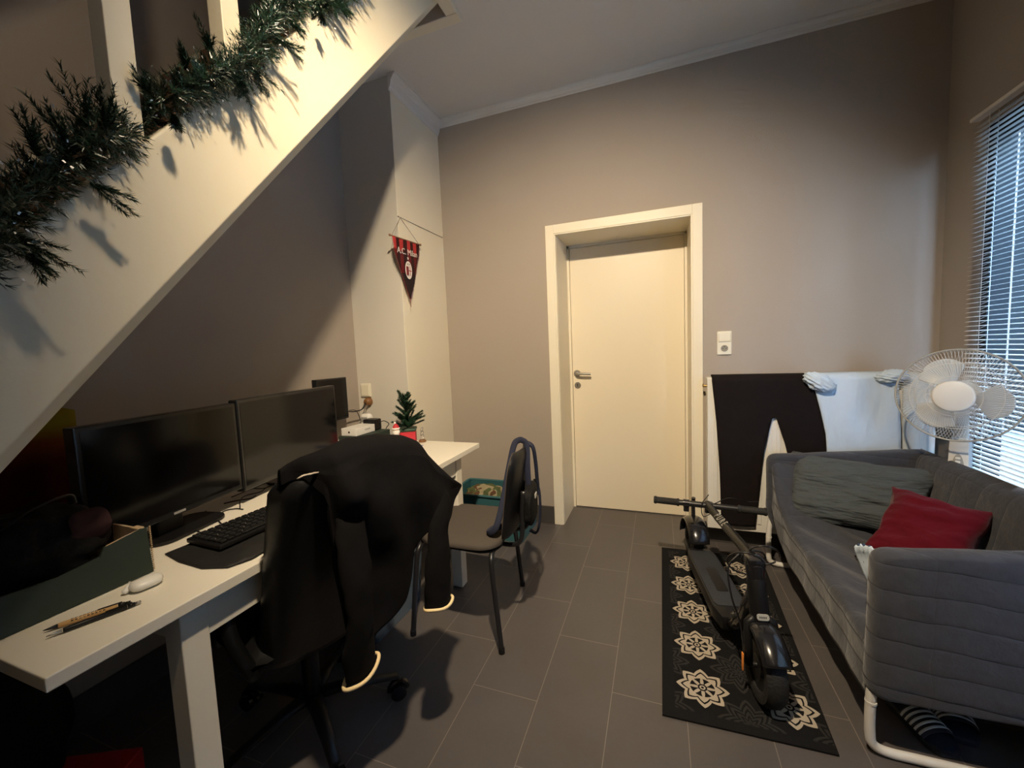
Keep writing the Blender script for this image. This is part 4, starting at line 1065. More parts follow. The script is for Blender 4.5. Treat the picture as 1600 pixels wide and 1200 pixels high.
bmesh.ops.remove_doubles(bm, verts=bm.verts, dist=.0006); bmesh.ops.recalc_face_normals(bm, faces=bm.faces)
obj('seat', bm, M_SEATFAB, sc2, 'all')
bm = NB(); prism(bm, rrect(.40, .42, .10, 8), SM @ Matrix.Translation((0, 0, .418)), .010, .003); obj('seat_board', bm, M_BLACKPL, sc2)
lg = {'a': (-.640, 1.483), 'b': (-.711, 1.975), 'c': (-1.067, 1.467), 'd': (-1.121, 1.888)}
for (p, q) in (('c', 'd'), ('a', 'b')):
    A = Vector((*lg[p], 0)); Bq = Vector((*lg[q], 0)); m = (A+Bq)/2; ins = (m-Vector((-.872, 1.70, 0)))*-.18
    for (E_, G_) in ((A, Bq), (Bq, A)):
        bm = NB()
        t = (G_-E_).normalized()
        tube(bm, catmull([E_+Vector((0, 0, .004)), E_+Vector((0, 0, .20))+ins*.45+t*.006, E_+Vector((0, 0, .36))+ins*.85+t*.014, E_+Vector((0, 0, .405))+ins+t*.035, E_+Vector((0, 0, .414))+ins+t*.080, m+ins+Vector((0, 0, .412))], 6), .0115, 12)
        l = obj('leg', bm, M_BLACKMET, sc2, 'all')
        bm = NB(); lathe(bm, [(0, 0), (.014, 0), (.014, .022), (0, .022)], Matrix.Translation(E_), 14); obj('foot_cap', bm, M_BLACKPL, l, 1)
# backrest seen nearly edge-on
BC = Sp(.245, .0, .65)
def bf(u, v, side):
    z = .455+.385*v
    hw = .205*(1-.04*(1-v)); 
    cornr = math.sqrt(max(0, 1-max(0, (abs(v-.5)*2-.45)/.55)**2.6))
    y = (u-.5)*2*hw*(.62+.38*cornr)
    x = .232+.055*(v-.3)-.030*(1-((u-.5)*2)**2)*0+.028*(1-((u-.5)*2)**2)
    e = math.sqrt(max(0, 1-((u-.5)*2)**8))*math.sqrt(max(0, 1-((v-.5)*2)**8))
    return Sp(x+side*(.004+.014*e), y, z)
bm = NB(); V1 = grid(bm, 20, 22, lambda u, v: bf(u, v, -1)); obj_v = None
V2 = grid(bm, 20, 22, lambda u, v: bf(u, v, -.2))
for i in range(19): bm.faces.new((V1[i][-1], V1[i+1][-1], V2[i+1][-1], V2[i][-1])); bm.faces.new((V1[i][0], V2[i][0], V2[i+1][0], V1[i+1][0]))
for j in range(21): bm.faces.new((V1[0][j], V1[0][j+1], V2[0][j+1], V2[0][j])); bm.faces.new((V1[-1][j], V2[-1][j], V2[-1][j+1], V1[-1][j+1]))
bmesh.ops.recalc_face_normals(bm, faces=bm.faces); obj('backrest', bm, M_SEATFAB, sc2, 'all')
bm = NB(); V1 = grid(bm, 20, 22, lambda u, v: bf(u, v, -.15)); V2 = grid(bm, 20, 22, lambda u, v: bf(u, v, .9))
for i in range(19): bm.faces.new((V1[i][-1], V1[i+1][-1], V2[i+1][-1], V2[i][-1])); bm.faces.new((V1[i][0], V2[i][0], V2[i+1][0], V1[i+1][0]))
for j in range(21): bm.faces.new((V1[0][j], V1[0][j+1], V2[0][j+1], V2[0][j])); bm.faces.new((V1[-1][j], V2[-1][j], V2[-1][j+1], V1[-1][j+1]))
bmesh.ops.recalc_face_normals(bm, faces=bm.faces); obj('back_shell', bm, M_BLACKPL, sc2, 'all')
for s in (-1, 1):
    bm = NB(); tube(bm, catmull([Sp(.12, s*.08, .412), Sp(.24, s*.08, .412), Sp(.285, s*.08, .45), Sp(.292, s*.08, .56), Sp(.300, s*.08, .66)], 6), .011, 10, flat=.5, up=(0, 1, 0)); obj('back_support', bm, M_BLACKMET, sc2, 'all')

# bag hung by its strap over the chair back
bg_ = thing('shoulder_bag', 'small black bag hanging by a long navy strap from the side chair back', 'bag', tuple(Sp(.33, .02, .62)))
bm = NB(); bmesh.ops.create_icosphere(bm, subdivisions=4, radius=1)
for v in bm.verts:
    p = v.co.copy(); q = Vector([math.copysign(abs(c)**.65, c) for c in p]); k = 1+.10*nz(p, 2, 4)
    v.co = Sp(.318+q.x*.026*k, .01+q.y*.105*k, .580+q.z*.090*k)
obj('bag_body', bm, M_TEXTILE, bg_, 'all')
bm = NB(); box(bm, (.338, -.02, .61), (.348, .02, .63), .002, M=SM); obj('bag_badge', bm, M_REFL, bg_)
bm = NB()
SP_ = [Sp(.315, -.01, .56), Sp(.312, -.01, .74), Sp(.310, 0, .845), Sp(.292, 0, .868), Sp(.272, 0, .868), Sp(.250, -.01, .845), Sp(.228, -.05, .74), Sp(.205, -.11, .60), Sp(.180, -.15, .51), Sp(.140, -.14, .478), Sp(.150, -.09, .478), Sp(.19, -.08, .49)]
tube(bm, catmull(SP_, 8), .014, 10, flat=.3, up=(0, 1, 0)); obj('strap', bm, M_NAVY, bg_, 'all')
bm = NB()
SP2 = [(-0.607, 1.8, 0.839), (-0.569, 1.8, 0.816), (-0.563, 1.82, 0.736), (-0.565, 1.84, 0.648), (-0.57, 1.86, 0.596), (-0.588, 1.87, 0.538), (-0.611, 1.87, 0.464), (-0.631, 1.86, 0.406)]
tube(bm, catmull(SP2, 6), .020, 10, flat=.45, up=(1, 0, 0)); obj('strap', bm, M_NAVY, bg_, 'all')
bm = NB()
SP3 = [(-0.582, 1.86, 0.627), (-0.564, 1.86, 0.586), (-0.56, 1.86, 0.506), (-0.567, 1.86, 0.413), (-0.585, 1.86, 0.365), (-0.618, 1.86, 0.374)]
tube(bm, catmull(SP3, 6), .014, 10, flat=.4, up=(1, 0, 0)); obj('strap_tail', bm, M_NAVY, bg_, 'all')
bm = NB(); c = Vector((-0.574, 1.855, 0.629)); box(bm, (-.014, -.006, -.012), (.014, .006, .012), .003, M=Matrix.Translation(c)); obj('buckle', bm, M_BLACKPL, bg_)

# ---- laundry basket with camouflage cloth
lb = thing('laundry_basket', 'teal plastic basket with a punched grid standing against the door wall', 'basket', (-1.12, 2.60, 0))
x0, x1, y0, y1, H_ = -1.385, -.868, 2.44, 2.755, .295
bm = NB()
box(bm, (x0+.02, y0+.02, .002), (x1-.02, y1-.02, .012))
def wall_grid(bm, p0, p1, nrm):
    p0 = Vector(p0); p1 = Vector(p1); u = (p1-p0).normalized(); L = (p1-p0).length
    M = axes(p0, u, (0, 0, 1), nrm)
    box(bm, (0, 0, 0), (L, .05, .004), M=M); box(bm, (0, .215, 0), (L, H_, .004), M=M)
    n = int(L/.022)
    for k in range(n+1): box(bm, (k*L/n-.004, .05, 0), (k*L/n+.004, .215, .004), M=M)
    for z in (.088, .128, .168): box(bm, (0, z-.0045, .0002), (L, z+.0045, .0038), M=M)
wall_grid(bm, (x0, y0, 0), (x1, y0, 0), (0, -1, 0)); wall_grid(bm, (x1, y0, 0), (x1, y1, 0), (1, 0, 0)); wall_grid(bm, (x0, y0, 0), (x0, y1, 0), (-1, 0, 0)); wall_grid(bm, (x0, y1, 0), (x1, y1, 0), (0, 1, 0))
obj('basket_body', bm, M_TEAL, lb)
bm = NB(); tube(bm, [(p[0], p[1], H_+.002) for p in rrect(x1-x0+.02, y1-y0+.015, .03, 5, (x0+x1)/2, (y0+y1)/2)], .009, 8, closed=True); obj('basket_rim', bm, M_TEAL, lb, 'all')
bm = NB(); bmesh.ops.create_icosphere(bm, subdivisions=5, radius=1)
for v in bm.verts:
    p = v.co.copy(); k = 1+.22*nz(p, 2.0, 1)+.08*nz(p, 5, 2); v.co = Vector((-1.18+p.x*.165*k, 2.585+p.y*.115*k, .225+p.z*.095*k)); v.co.z = max(v.co.z, .03)
o = obj('camouflage_jacket', bm, M_CAMO, None, 'all'); tag(o, 'camouflage patterned garment bundled in the teal basket', 'clothing')
bm = NB(); bmesh.ops.create_icosphere(bm, subdivisions=4, radius=1)
for v in bm.verts:
    p = v.co.copy(); k = 1+.2*nz(p, 2.4, 6); v.co = Vector((-.955+p.x*.062*k, 2.60+p.y*.11*k, .215+p.z*.11*k)); v.co.z = max(v.co.z, .03)
o = obj('dark_garment', bm, M_TEXTILE, None, 'all'); tag(o, 'black garment piled in the right end of the teal basket', 'clothing')

# ================================================================== WALL SWITCH
sw = thing('light_switch', 'cream wall switch with a socket below it right of the door', 'light switch', (.378, YW, 1.27))
bm = NB(); box(bm, (.338, YW-.010, 1.197), (.418, YW, 1.341), .004); obj('cover_plate', bm, M_IVORY, sw)
bm = NB(); box(bm, (.346, YW-.0155, 1.276), (.411, YW-.009, 1.328), .003); obj('rocker', bm, M_IVORY, sw)
bm = NB(); Ms = axes((.378, YW-.0102, 1.236), (1, 0, 0), (0, 0, 1), (0, -1, 0)); lathe(bm, [(.0215, 0), (.0225, .0022), (.0205, .0026), (.0198, 0)], Ms, 28); so = obj('socket_ring', bm, M_IVORY, sw, 1)
bm = NB(); lathe(bm, [(0, .0003), (.0198, .0003), (.0198, .0006), (0, .0006)], Ms, 28); obj('socket_well', bm, mat('socket_shadow_ivory', (.25, .23, .18), .5), sw, 0)
bm = NB()
for s in (-.0095, .0095): lathe(bm, [(0, .0006), (.0026, .0006), (.0026, .0012), (0, .0012)], Ms @ Matrix.Translation((s, 0, 0)), 10)
lathe(bm, [(0, .0006), (.0024, .0006), (.002, .009), (0, .010)], Ms @ Matrix.Translation((0, .010, 0)), 10)
obj('socket_holes', bm, M_HOLE, sw)

# ================================================================== RADIATOR
rd = thing('radiator', 'white panel radiator on the door wall with laundry drying over it', 'radiator', (.80, 2.72, .10))
RX0, RX1, RZ0, RZ1, RY = .272, 1.338, .135, 1.062, 2.672
bm = NB(); box(bm, (RX0, RY, RZ0), (RX1, RY+.010, RZ1), .003)
n = 22
for k in range(n):
    x = RX0+.045+(RX1-RX0-.09)*k/(n-1); box(bm, (x-.011, RY-.005, RZ0+.05), (x+.011, RY+.002, RZ1-.05), .004)
obj('front_panel', bm, M_RAD, rd)
bm = NB(); box(bm, (RX0+.01, RY+.075, RZ0+.01), (RX1-.01, RY+.085, RZ1-.01), .003); obj('rear_panel', bm, M_RAD, rd)
for (xa, xb) in ((RX0, RX0+.004), (RX1-.004, RX1)):
    bm = NB(); box(bm, (xa, RY+.008, RZ0+.005), (xb, RY+.092, RZ1), .001); obj('side_cover', bm, M_RAD, rd)
bm = NB()
k = RX0+.01
while k < RX1-.02: box(bm, (k, RY+.010, RZ1-.004), (k+.008, RY+.090, RZ1)); k += .016
box(bm, (RX0, RY+.008, RZ1-.006), (RX1, RY+.014, RZ1+.001)); box(bm, (RX0, RY+.086, RZ1-.006), (RX1, RY+.092, RZ1+.001)); obj('top_grille', bm, M_RAD, rd)
bm = NB(); cyl(bm, (RX0-.022, RY+.045, RZ1-.05), (RX0+.004, RY+.045, RZ1-.05), .008, 12); cyl(bm, (RX0-.022, RY+.045, RZ1-.05), (RX0-.016, RY+.045, RZ1-.05), .012, 6); obj('bleed_valve', bm, mat('brass', (.5, .36, .15), .35, metal=1), rd, 1)
bm = NB(); tube(bm, catmull([(RX1-.04, RY+.045, RZ0), (RX1-.04, RY+.045, .08), (RX1-.04, YW-.03, .05), (RX1-.04, YW-.015, .05)], 5), .008, 10); tube(bm, catmull([(RX1-.10, RY+.045, RZ0), (RX1-.10, RY+.045, .08), (RX1-.10, YW-.03, .05), (RX1-.10, YW-.015, .05)], 5), .008, 10); obj('supply_pipe', bm, M_RAD, rd, 'all')
for x in (RX0+.15, RX1-.15):
    bm = NB(); box(bm, (x-.012, RY+.086, RZ0+.05), (x+.012, YW-.001, RZ1-.1)); obj('wall_bracket', bm, M_RAD, rd)

# ---- laundry: outline in (x, z), draped over the top edge
ZR = RZ1+.006
def drape(y0, amp, sx, seed, yoff=0.0, over=.09):
    def fn(u, v):
        fold_ = amp*nz((u*sx, v*2.2, 0), 1, seed)+amp*.5*nz((u*sx*2.3, v*6, 0), 1, seed+3)+amp*.35*math.sin(u*sx*4+v*3+seed)
        if v > ZR+yoff-.02:     # bends over the radiator
            t = min(1.0, (v-(ZR+yoff-.02))/.035)
            z = ZR+yoff-.02+.022*math.sin(t*PI/2)+max(0, v-ZR-yoff-.015)*.05
            y = y0-.004+.045*(1-math.cos(t*PI/2))+max(0, v-(ZR+yoff+.015))*1.2+fold_*.3
            return Vector((u, y, z))
        return Vector((u, y0-.006-abs(fold_)-.010*math.sin(min(1, (ZR-v)/.5)*PI/2), v))
    return fn
bm = NB()
sheet(bm, [(.298, ZR+.050), (.295, 1.05), (.318, .80), (.335, .50), (.345, .178), (.385, .172), (.525, .178), (.548, .45), (.566, .64), (.605, .825), (.625, .835), (.665, .70), (.700, .55), (.745, .30), (.93, .32), (.905, .55), (.865, .85), (.80, 1.02), (.775, ZR+.05), (.55, ZR+.055)], .016, drape(RY-.008, .012, 5, 2, .008), .009)
o = obj('trousers', bm, M_TROUS, None, 'all'); tag(o, 'black sweatpants hanging with both legs over the left half of the radiator', 'trousers')
sh = thing('sweatshirt', 'pale blue-white sweatshirt with bunched sleeves hung over the radiator middle', 'sweatshirt', (1.0, RY-.01, .9))
bm = NB(); sheet(bm, [(.790, ZR+.050), (.795, 1.03), (.825, .90), (.855, .75), (.868, .50), (1.185, .50), (1.180, .80), (1.170, .95), (1.150, ZR+.050), (.98, ZR+.054)], .014, drape(RY-.022, .016, 7, 9, .012), .008); obj('shirt_body', bm, M_SHIRT, sh, 'all')
for (c, r, sd) in (((.818, RY-.045, 1.035), (.075, .045, .052), 3), ((1.135, RY-.035, 1.060), (.070, .042, .036), 7)):
    bm = NB(); bmesh.ops.create_icosphere(bm, subdivisions=5, radius=1)
    for v in bm.verts:
        p = v.co.copy(); k = 1+.16*nz(p, 2.4, sd)+.13*abs(nz(p*1.0, 6, sd))-.10*abs(math.sin(p.x*5+p.z*8+sd))
        v.co = Vector((c[0]+p.x*r[0]*k+.018*p.z*0, c[1]+p.y*r[1]*k, c[2]+p.z*r[2]*k-(.35*p.x*r[0] if sd == 3 else -.1*p.x*r[0])))
    obj('bunched_sleeve', bm, M_SHIRT, sh, 'all')
bm = NB(); sheet(bm, [(1.192, ZR+.045), (1.190, .90), (1.196, .50), (1.300, .50), (1.296, .80), (1.285, ZR+.045)], .014, drape(RY-.010, .014, 9, 15, .006), .007)
o = obj('towel', bm, M_TOWEL, None, 'all'); tag(o, 'narrow pale grey towel hanging at the right end of the radiator behind the fan', 'towel')

# ================================================================== RUG
bm = NB()
q = [(.003, 2.597), (-.004, 1.372), (.500, 1.388), (.560, 2.640)]
q = [(.003, 2.600), (-.003, 1.372), (.502, 1.386), (.550, 2.620)]
vs = [bm.verts.new((x, y, .001)) for x, y in q]; f = bm.faces.new(vs[::-1]); 
r = bmesh.ops.extrude_face_region(bm, geom=[f]); bmesh.ops.translate(bm, verts=[e for e in r['geom'] if isinstance(e, bmesh.types.BMVert)], vec=(0, 0, .006)); bmesh.ops.recalc_face_normals(bm, faces=bm.faces)
rug = obj('rug', bm, M_RUG); tag(rug, 'narrow black runner rug with cream eight-pointed stars under the scooter', 'rug')

# ================================================================== KICK SCOOTER (folded)
FW = Vector((.335, 1.545, 0)); RW = Vector((.180, 2.485, 0)); fd = (FW-RW).normalized(); LB = (FW-RW).length
sct = thing('kick_scooter', 'folded black electric kick scooter parked on the patterned rug', 'scooter', tuple((FW+RW)/2))
SK = axes((RW.x, RW.y, .007), fd, Vector((0, 0, 1)).cross(fd), (0, 0, 1))
def K(x, y, z): return SK @ Vector((x, y, z))
def wheel(name, x, R_, wdt):
    M = axes(K(x, 0, R_), (fd.x, fd.y, 0), (0, 0, 1), SK.to_3x3() @ Vector((0, -1, 0)))
    bm = NB(); P = [(R_-.045, -wdt*.42), (R_-.035, -wdt*.5), (R_-.012, -wdt*.48), (R_-.002, -wdt*.25), (R_, 0), (R_-.002, wdt*.25), (R_-.012, wdt*.48), (R_-.035, wdt*.5), (R_-.045, wdt*.42), (R_-.045, -wdt*.42)]
    lathe(bm, P, M, 48); wh = obj(name, bm, M_RUBBER, sct, 1)
    bm = NB(); lathe(bm, [(0, -wdt*.36), (.035, -wdt*.36), (.040, -wdt*.2), (R_-.044, -wdt*.34), (R_-.044, wdt*.34), (.040, wdt*.2), (.035, wdt*.36), (0, wdt*.36)], M, 32); obj('wheel_rim', bm, M_BLACKPL, wh, 1)
    return M
wheel('rear_wheel', 0, .115, .055); MF = wheel('front_wheel', LB, .125, .066)
def fender(name, cx_, cz_, R_, a0, a1, w, th=.004):
    bm = NB()
    def fn(u, v):
        a = math.radians(a0+(a1-a0)*u); s = (v-.5)*2
        rr = R_-.020*abs(s)**2.6
        return K(cx_+rr*math.cos(a), s*w/2, cz_+rr*math.sin(a))
    grid(bm, 26, 13, fn); thicken(bm, th); return obj(name, bm, M_GLOSSBLK, sct, 'all')
fender('front_fender', LB, .125, .152, 35, 118, .092)
fender('rear_fender', .005, .115, .150, 20, 175, .105)
# rear light housing on the fender, hook
bm = NB(); box(bm, (-.030, -.020, .232), (.030, .020, .262), .008, M=SK); tube(bm, [K(-.01, 0, .255), K(-.015, 0, .33), K(-.005, 0, .375)], .011, 10); obj('folding_hook', bm, M_GLOSSBLK, sct, 1)
# deck
bm = NB(); poly = [(.10, .055), (.17, .072), (.62, .076), (.70, .060), (.70, -.060), (.62, -.076), (.17, -.072), (.10, -.055)]
prism(bm, poly, SK @ Matrix.Translation((0, 0, .065)), .062, .010); obj('deck', bm, M_BLACKPL, sct, 1)
bm = NB(); prism(bm, [(.14, .056), (.19, .064), (.60, .067), (.625, .055), (.625, -.055), (.60, -.067), (.19, -.064), (.14, -.056)], SK @ Matrix.Translation((0, 0, .1265)), .004, .0015)
dm = obj('deck_mat', bm, M_DECK, sct, 1)
bm = NB(); prism(bm, rrect(.20, .05, .012, 4, .42, 0), SK @ Matrix.Translation((0, 0, .1308)), .0012); obj('deck_logo_panel', bm, M_BLACKPL, dm)
for s in (-1, 1):
    bm = NB(); tube(bm, [K(.13, s*.045, .085), K(.06, s*.045, .10), K(-.012, s*.042, .115)], [.016, .013, .012], 10, flat=1.3); obj('rear_dropout', bm, M_BLACKPL, sct, 'all')
# neck rising from the deck to the head tube
bm = NB(); tube(bm, catmull([K(.62, 0, .092), K(.70, 0, .105), K(.79, 0, .19), K(.865, 0, .315), K(.885, 0, .36)], 6), [.048]*6+[.044]*6+[.038]*6+[.033]*7, 16, flat=.7, up=(0, 0, 1)); obj('neck', bm, M_GLOSSBLK, sct, 'all')
ax = Vector((LB, 0, .125))     # steering axis leans back
hd = Vector((LB-.070, 0, .40))
bm = NB(); tube(bm, [K(*(ax+(hd-ax)*t)) for t in (.40, .46, .98, 1.04)], [.026, .032, .032, .028], 20); obj('head_tube', bm, M_BLACKPL, sct, 1)
bm = NB(); tube(bm, [K(LB-.070, 0, .395), K(LB-.080, 0, .44), K(LB-.11, 0, .462)], [.030, .033, .026], 16); box(bm, (LB-.12, -.028, .425), (LB-.055, .028, .478), .010, M=SK); obj('folding_hinge', bm, M_GLOSSBLK, sct, 1)
bm = NB()
for s in (-1, 1): tube(bm, [K(LB, s*.048, .125), K(LB-.010, s*.048, .20), K(LB-.030, s*.042, .262), K(LB-.036, s*.010, .285)], [.014, .014, .014, .018], 10)
cyl(bm, K(LB, -.060, .125), K(LB, .060, .125), .009, 12); obj('fork', bm, M_BLACKPL, sct, 'all')
u = (hd-ax).normalized(); MB_ = axes(K(*(ax+(hd-ax)*.62)), SK.to_3x3() @ Vector((0, 1, 0)), SK.to_3x3() @ u, fd)
bm = NB(); prism(bm, rrect(.040, .020, .008, 5), MB_ @ Matrix.Translation((0, 0, .0325)), .003); obj('head_badge', bm, M_REFL, sct)
bm = NB()
for k in range(5): box(bm, (-.012+.005*k, -.003, .0355), (-.009+.005*k, .003, .0360), M=MB_)
obj('badge_print', bm, M_INK, sct)
bm = NB(); cyl(bm, K(LB, .062, .125), K(LB, .066, .125), .012, 10); box(bm, (LB-.006, -.071, .10), (LB+.006, -.066, .165), .002, M=SK); obj('side_reflector', bm, M_ORANGE, sct, 1)
# folded stem lying back over the deck to the fender, with lettering
s0 = K(LB-.11, 0, .462); s1 = Vector((.236, 2.335, .405))
su = (s1-s0).normalized()
bm = NB(); tube(bm, [s0, s0+su*.04, s1-su*.05, s1], [.021, .0195, .0195, .022], 18); stem_ = obj('stem', bm, M_BLACKPL, sct, 1)
nup = (Vector((-.45, -.45, .8))-su*Vector((-.45, -.45, .8)).dot(su)).normalized(); side_ = nup.cross(-su)
text_mesh('stem_lettering', 'P U R E', .046, axes(s0+(s1-s0)*.56+nup*.0200, su*-1, nup.cross(su*-1), nup), M_GREYTXT, stem_)
b0 = Vector((-.030, 2.318, .415)); b1 = Vector((.500, 2.300, .405)); bu = (b1-b0).normalized()
bm = NB(); tube(bm, [b0, b1], .0155, 16); hb = obj('handlebar', bm, M_BLACKMET, sct, 1)
for (p, q) in ((b0-bu*.006, b0+bu*.125), (b1-bu*.125, b1+bu*.006)):
    bm = NB(); L = (q-p).length; tube(bm, [p+(q-p)*t for t in (0, .04, .10, .12, .9, .93, 1)], [.017, .021, .021, .018, .018, .021, .020], 16); obj('hand_grip', bm, M_RUBBER, hb, 1)
bm = NB(); tube(bm, [b0+bu*.145, b0+bu*.175], .021, 16); box(bm, (-.014, -.012, -.045), (.014, .014, -.012), .005, M=Matrix.Translation(b0+bu*.16)); obj('brake_lever', bm, M_GLOSSBLK, hb, 1)
bm = NB(); box(bm, (-.022, -.030, -.040), (.022, .030, .010), .008, M=Matrix.Translation(s1+Vector((.006, -.01, .004)))); obj('display_head', bm, M_GLOSSBLK, hb)
bm = NB(); tube(bm, catmull([b0+bu*.30+Vector((0, 0, .015)), b0+bu*.36+Vector((0, -.01, .055)), b0+bu*.42+Vector((0, 0, .050)), b0+bu*.46+Vector((0, .01, .040)), b0+bu*.50+Vector((0, 0, .05))], 8), .0022, 7); obj('brake_cable', bm, M_BLACKPL, hb, 'all')
bm = NB(); tube(bm, catmull([b0+bu*.27+Vector((0, 0, .06)), b0+bu*.235+Vector((0, -.02, .01)), b0+bu*.24+Vector((0, -.03, -.05)), s1+Vector((.01, -.05, -.03))], 8), .0022, 7); obj('brake_cable', bm, M_BLACKPL, hb, 'all')
# cable loops at the head
for (c, r, tilt) in (((-.025, .045, .485), .052, .2), ((.015, -.030, .470), .060, -.5), ((-.05, .02, .46), .042, .9)):
    bm = NB(); cc_ = K(LB-.10+c[0], c[1], c[2]-.02)
    pts = [cc_+Vector((r*math.cos(a), -.35*r*math.sin(a)+tilt*r*.3*math.cos(a), r*.85*math.sin(a))) for a in [2*PI*k/26*.9 for k in range(27)]]
    tube(bm, pts, .0032, 8); obj('cable_loop', bm, M_GLOSSBLK, sct, 'all')
bm = NB(); tube(bm, catmull([K(LB-.12, -.04, .47), K(LB-.10, -.085, .42), K(LB-.06, -.085, .33), K(LB-.05, -.06, .24), K(LB-.02, -.055, .15)], 8), .0034, 8); obj('motor_cable', bm, M_GLOSSBLK, sct, 'all')
bm = NB(); tube(bm, [K(.40, .070, .075), K(.36, .150, .012), K(.345, .152, .006)], .007, 8); obj('kickstand', bm, M_BLACKMET, sct, 'all')

# ================================================================== SOFA
so_ = thing('sofa', 'dark grey quilted loveseat with white tube frame under the window', 'sofa', (.90, 1.98, 0))
def panel(bm, prof, y0, y1, bev=.02):
    prism(bm, prof, axes((0, y1, 0), (1, 0, 0), (0, 0, 1), (0, -1, 0)), y1-y0, 0)
    es = [e for e in bm.edges]
    bmesh.ops.bevel(bm, geom=es, offset=bev, segments=4, affect='EDGES', profile=.5, clamp_overlap=True)
def wob(bm, a=.004, s=7, seed=0):
    for v in bm.verts: v.co += Vector((nz(v.co, s, seed), nz(v.co, s, seed+5), nz(v.co, s, seed+9)))*a
def subd(bm, n=2):
    bmesh.ops.triangulate(bm, faces=bm.faces)
def soft_panel(name, prof_in, y0, y1, m, seed, parent):
    """padded slab: outline in (x, z), puffed towards both faces"""
    cx_ = sum(p[0] for p in prof_in)/len(prof_in); cz_ = sum(p[1] for p in prof_in)/len(prof_in)
    bm = NB()
    xs = [p[0] for p in prof_in]; zs = [p[1] for p in prof_in]
    N_ = 22
    O = []
    n = len(prof_in)
    for i in range(n):
        a = Vector(prof_in[i]); b = Vector(prof_in[(i+1) % n]); k = max(1, int((b-a).length/.03))
        for j in range(k): O.append(a+(b-a)*j/k)
    h = (y1-y0)/2; ym = (y0+y1)/2
    rings = []
    for t in [k/12 for k in range(0, 12)]:       # from one face centre to the other over the rim
        ang = PI*t-PI/2+PI/24
        sy = math.sin(ang); cr_ = math.cos(ang)
        ins = .030*(1-cr_)
        rings.append([bm.verts.new((cx_+(p.x-cx_)*(1-ins/max(.05, abs(p.x-cx_)+.15)) , ym+h*max(-1, min(1, sy*1.02)), cz_+(p.y-cz_)*(1-ins/max(.05, abs(p.y-cz_)+.15)))) for p in O])
    for A, Bq in zip(rings, rings[1:]):
        for i in range(len(O)): bm.faces.new((A[i], A[(i+1) % len(O)], Bq[(i+1) % len(O)], Bq[i]))
    for ring, sg_ in ((rings[0], -1), (rings[-1], 1)):
        prev = ring
        for f_ in (.8, .6, .4, .2):
            cur = [bm.verts.new((cx_+(v.co.x-cx_)*f_, ym+sg_*h*(1.0+.02*(1-f_)), cz_+(v.co.z-cz_)*f_)) for v in ring]
            for i in range(len(O)): bm.faces.new((prev[i], prev[(i+1) % len(O)], cur[(i+1) % len(O)], cur[i]))
            prev = cur
        bm.faces.new(prev)
    bmesh.ops.recalc_face_normals(bm, faces=bm.faces)
    wob(bm, .006, 6, seed)
    return obj(name, bm, m, parent, 'all')
def rc(pts, r, n=5):
    """round the corners of a polygon"""
    out = []; N_ = len(pts)
    for i in range(N_):
        a, b, c = Vector(pts[i-1]), Vector(pts[i]), Vector(pts[(i+1) % N_])
        p = b+(a-b).normalized()*r; q_ = b+(c-b).normalized()*r
        for k in range(n+1):
            t = k/n; out.append(tuple(p*(1-t)**2+b*2*t*(1-t)+q_*t*t))
    return out
# arms: front edge x .58, top rising to the back
soft_panel('arm', rc([(.578, .190), (1.255, .205), (1.255, .700), (1.15, .698), (.578, .648)], .045), 1.400, 1.470, M_QUILT, 2, so_)
soft_panel('arm', rc([(.553, .325), (.60, .20), (1.255, .205), (1.255, .705), (1.15, .698), (.553, .648)], .045), 2.505, 2.570, M_QUILT, 4, so_)
# back
bm = NB()
def bkf(u, v, side):
    y = 1.405+1.16*u; z = .20+.50*v
    e = math.sqrt(max(0, 1-max(0, (v-.88)/.12)**2)) if v > .88 else 1
    x = 1.215+(.040*e)*side+.035*(v-.5)-.020*math.sin(u*PI)*(1 if side < 0 else 0)*math.sin(v*PI)
    return Vector((x+.004*nz((y*5, z*5, side), 1, 3), y, z+.004*nz((y*4, side, 0), 1, 7)))
V1 = grid(bm, 50, 26, lambda u, v: bkf(u, v, -1)); V2 = grid(bm, 50, 26, lambda u, v: bkf(u, v, 1))
for i in range(49): bm.faces.new((V1[i][-1], V1[i+1][-1], V2[i+1][-1], V2[i][-1])); bm.faces.new((V1[i][0], V2[i][0], V2[i+1][0], V1[i+1][0]))
for j in range(25): bm.faces.new((V1[0][j], V1[0][j+1], V2[0][j+1], V2[0][j])); bm.faces.new((V1[-1][j], V2[-1][j], V2[-1][j+1], V1[-1][j+1]))
bmesh.ops.recalc_face_normals(bm, faces=bm.faces); obj('backrest', bm, M_QUILT, so_, 'all')
